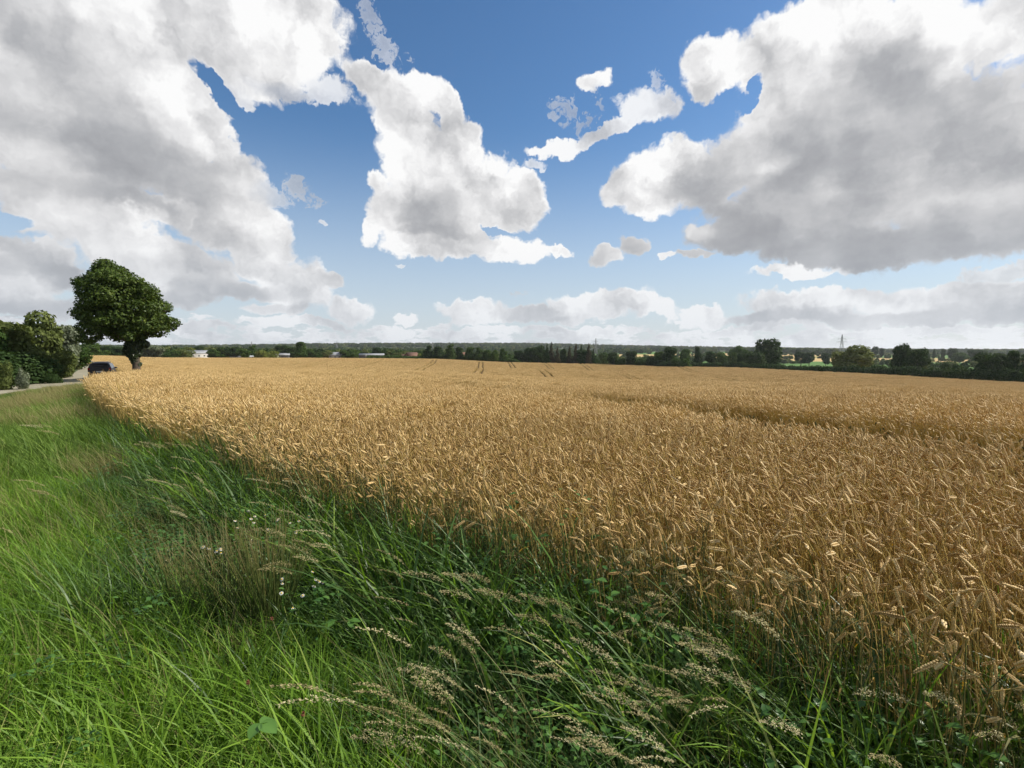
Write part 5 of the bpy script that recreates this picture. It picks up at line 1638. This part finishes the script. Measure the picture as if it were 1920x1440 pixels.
def build_car():
    x0, y0 = at_px(190.5, 65)
    root = bpy.data.objects.new('parked_car', None); COL.objects.link(root)
    root.location = (x0, y0, gz(x0, y0) + .04); root.rotation_euler = (0, 0, R(90 + 32.5))
    root['label'] = 'black estate car seen from behind by the road bend'; root['category'] = 'car'
    # x forward; stations: x, belt half width, roof half width, roof height, belt height
    ST = [(-2.12, .78, .70, .92, .60), (-2.10, .86, .78, 1.10, .70), (-2.04, .90, .74, 1.42, .98), (-1.92, .91, .68, 1.60, 1.02), (-1.6, .92, .66, 1.66, 1.02), (-.8, .92, .66, 1.69, 1.01), (.1, .92, .65, 1.68, 1.0),
          (.45, .92, .64, 1.60, .99), (.95, .92, .70, 1.24, .97), (1.2, .91, .76, 1.04, .94), (1.7, .88, .72, .98, .88), (2.05, .82, .62, .86, .76), (2.2, .70, .50, .70, .60)]
    rings = []
    for x, wb, wr, hr_, hb_ in ST:
        half = [(.0, .26), (wb - .10, .26), (wb - .02, .36), (wb, .55 if hb_ > .6 else .45), (wb, hb_ - .08), (wb - .03, hb_), ((wb + wr) / 2 - .01, (hb_ + hr_) / 2), (wr, hr_ - .06), (wr - .08, hr_ - .01), (wr - .3, hr_ + .02), (0, hr_ + .03)]
        ring = [(x, y, z) for y, z in half] + [(x, -y, z) for y, z in half[-2:0:-1]]
        rings.append(ring)
    mb = MB(); loft(mb, rings)
    # wheel arch lips
    for wx in (-1.32, 1.36):
        for s in (-1, 1):
            th = np.linspace(0, math.pi, 12)
            mb.tube([(wx + .38 * math.cos(t), s * .915, .33 + .38 * math.sin(t)) for t in th], .025, 5)
    body = link('body', mb.mesh('body', [M['car_paint']], True), root)
    md = body.modifiers.new('smooth', 'SUBSURF'); md.levels = md.render_levels = 1

    def quad(name, pts_, mat, parent=root, off=(0, 0, 0), th_=.012):
        P = np.array(pts_, float); n_ = np.cross(P[1] - P[0], P[-1] - P[0]); n_ /= np.linalg.norm(n_)
        m_ = len(P); V = np.concatenate([P, P + n_ * th_]) + np.array(off)
        F3 = [(0, i, i + 1) for i in range(1, m_ - 1)] + [(m_, m_ + i + 1, m_ + i) for i in range(1, m_ - 1)]
        b = MB(); b.add(V, F3); b.add(V, [(i, (i + 1) % m_, m_ + (i + 1) % m_, m_ + i) for i in range(m_)])
        return link(name, b.mesh(name, [M[mat]]), parent)
    gate = quad('tailgate', [(-2.145, -.72, .62), (-2.145, .72, .62), (-2.14, .76, .98), (-2.14, -.76, .98)], 'car_paint')
    quad('rear_window', [(-2.125, -.66, 1.04), (-2.125, .66, 1.04), (-1.985, .58, 1.50), (-1.985, -.58, 1.50)], 'car_glass', off=(-.015, 0, .01))
    quad('number_plate', [(-2.17, -.26, .70), (-2.17, .26, .70), (-2.168, .26, .81), (-2.168, -.26, .81)], 'plate_white', gate)
    mb = MB(); mb.box((-2.12, 0, .46), (.16, 1.66, .24)); link('rear_bumper', mb.mesh('bumper', [M['car_paint']]), root)
    mb = MB(); mb.box((2.14, 0, .44), (.18, 1.5, .24)); link('front_bumper', mb.mesh('bumper', [M['car_paint']]), root)
    for s in (-1, 1):
        quad('tail_light', [(-2.13, s * .70, .92), (-2.07, s * .885, .92), (-2.04, s * .87, 1.12), (-2.10, s * .72, 1.12)], 'tail_red', off=(-.02, s * .01, 0), th_=.03 * s)
        for (xa, xb, ta, tb) in [(-1.93, -1.15, -1.80, -1.12), (-1.05, -.15, -1.03, -.13), (-.05, .78, -.02, .42)]:
            y1, y2 = .915, .72
            quad('side_window', [(xa, s * y1 * .985, 1.07), (xb, s * y1 * .985, 1.07), (tb, s * y2, 1.54), (ta, s * y2, 1.54)], 'car_glass', off=(0, s * .008, 0), th_=.012 * s)
        mb = MB(); mb.tube([(-1.85, s * .62, 1.69), (-1.7, s * .63, 1.74), (.05, s * .62, 1.75), (.25, s * .62, 1.70)], .02, 6)
        link('roof_rail', mb.mesh('roof_rail', [M['chrome']]), root)
        mb = MB(); mb.box((.72, s * 1.0, 1.06), (.12, .20, .15)); mb.tube([(.72, s * .88, 1.02), (.72, s * .98, 1.04)], .03, 6)
        link('side_mirror', mb.mesh('side_mirror', [M['car_paint']]), root)
        quad('headlight', [(2.03, s * .5, .70), (1.93, s * .80, .72), (1.88, s * .80, .84), (1.98, s * .5, .82)], 'lamp_glass', off=(.06, 0, 0), th_=.03 * -s)
        for wx in (-1.32, 1.36):
            th = np.arange(20) / 20 * 6.2832
            tb_ = MB(); prof = [(.20, .0), (.30, .0), (.33, .03), (.33, .17), (.30, .20), (.20, .20)]
            V = np.concatenate([[(wx + r_ * math.cos(t), s * (.73 + d_), .33 + r_ * math.sin(t)) for t in th] for r_, d_ in prof])
            F = [(i * 20 + j, i * 20 + (j + 1) % 20, (i + 1) * 20 + (j + 1) % 20, (i + 1) * 20 + j) for i in range(5) for j in range(20)]
            tb_.add(V, F); wh = link('wheel', tb_.mesh('tyre', [M['rubber']], True), root)
            rb_ = MB()
            for k in range(5):
                a_ = k / 5 * 6.283; rb_.tube([(wx, s * .91, .33), (wx + .2 * math.cos(a_), s * .90, .33 + .2 * math.sin(a_))], .03, 5)
            rb_.tube([(wx, s * .80, .33), (wx, s * .92, .33)], .06, 8)
            rb_.tube([(wx + .2 * math.cos(t), s * .89, .33 + .2 * math.sin(t)) for t in np.linspace(0, 6.2832, 21)], .02, 5)
            link('rim', rb_.mesh('rim', [M['alloy']]), wh)
    quad('windscreen', [(1.12, -.70, 1.08), (1.12, .70, 1.08), (.50, .60, 1.56), (.50, -.60, 1.56)], 'car_glass', off=(.03, 0, .02), th_=-.012)
    return root


build_car()


# ------------------------------------------------------------------ air
def haze():
    mt, nt, out = new_mat('haze')
    v = nt.nodes.new('ShaderNodeVolumePrincipled'); v.inputs['Color'].default_value = (.93, .96, 1, 1)
    v.inputs['Density'].default_value = HAZE; v.inputs['Anisotropy'].default_value = .3
    nt.links.new(v.outputs[0], out.inputs['Volume'])
    b = MB(); b.box((0, 0, 15), (19000, 19000, 90))
    link('haze', b.mesh('haze', [mt]), kind='stuff')['label'] = 'thin summer haze over the whole landscape'


HAZE = .00007
haze()
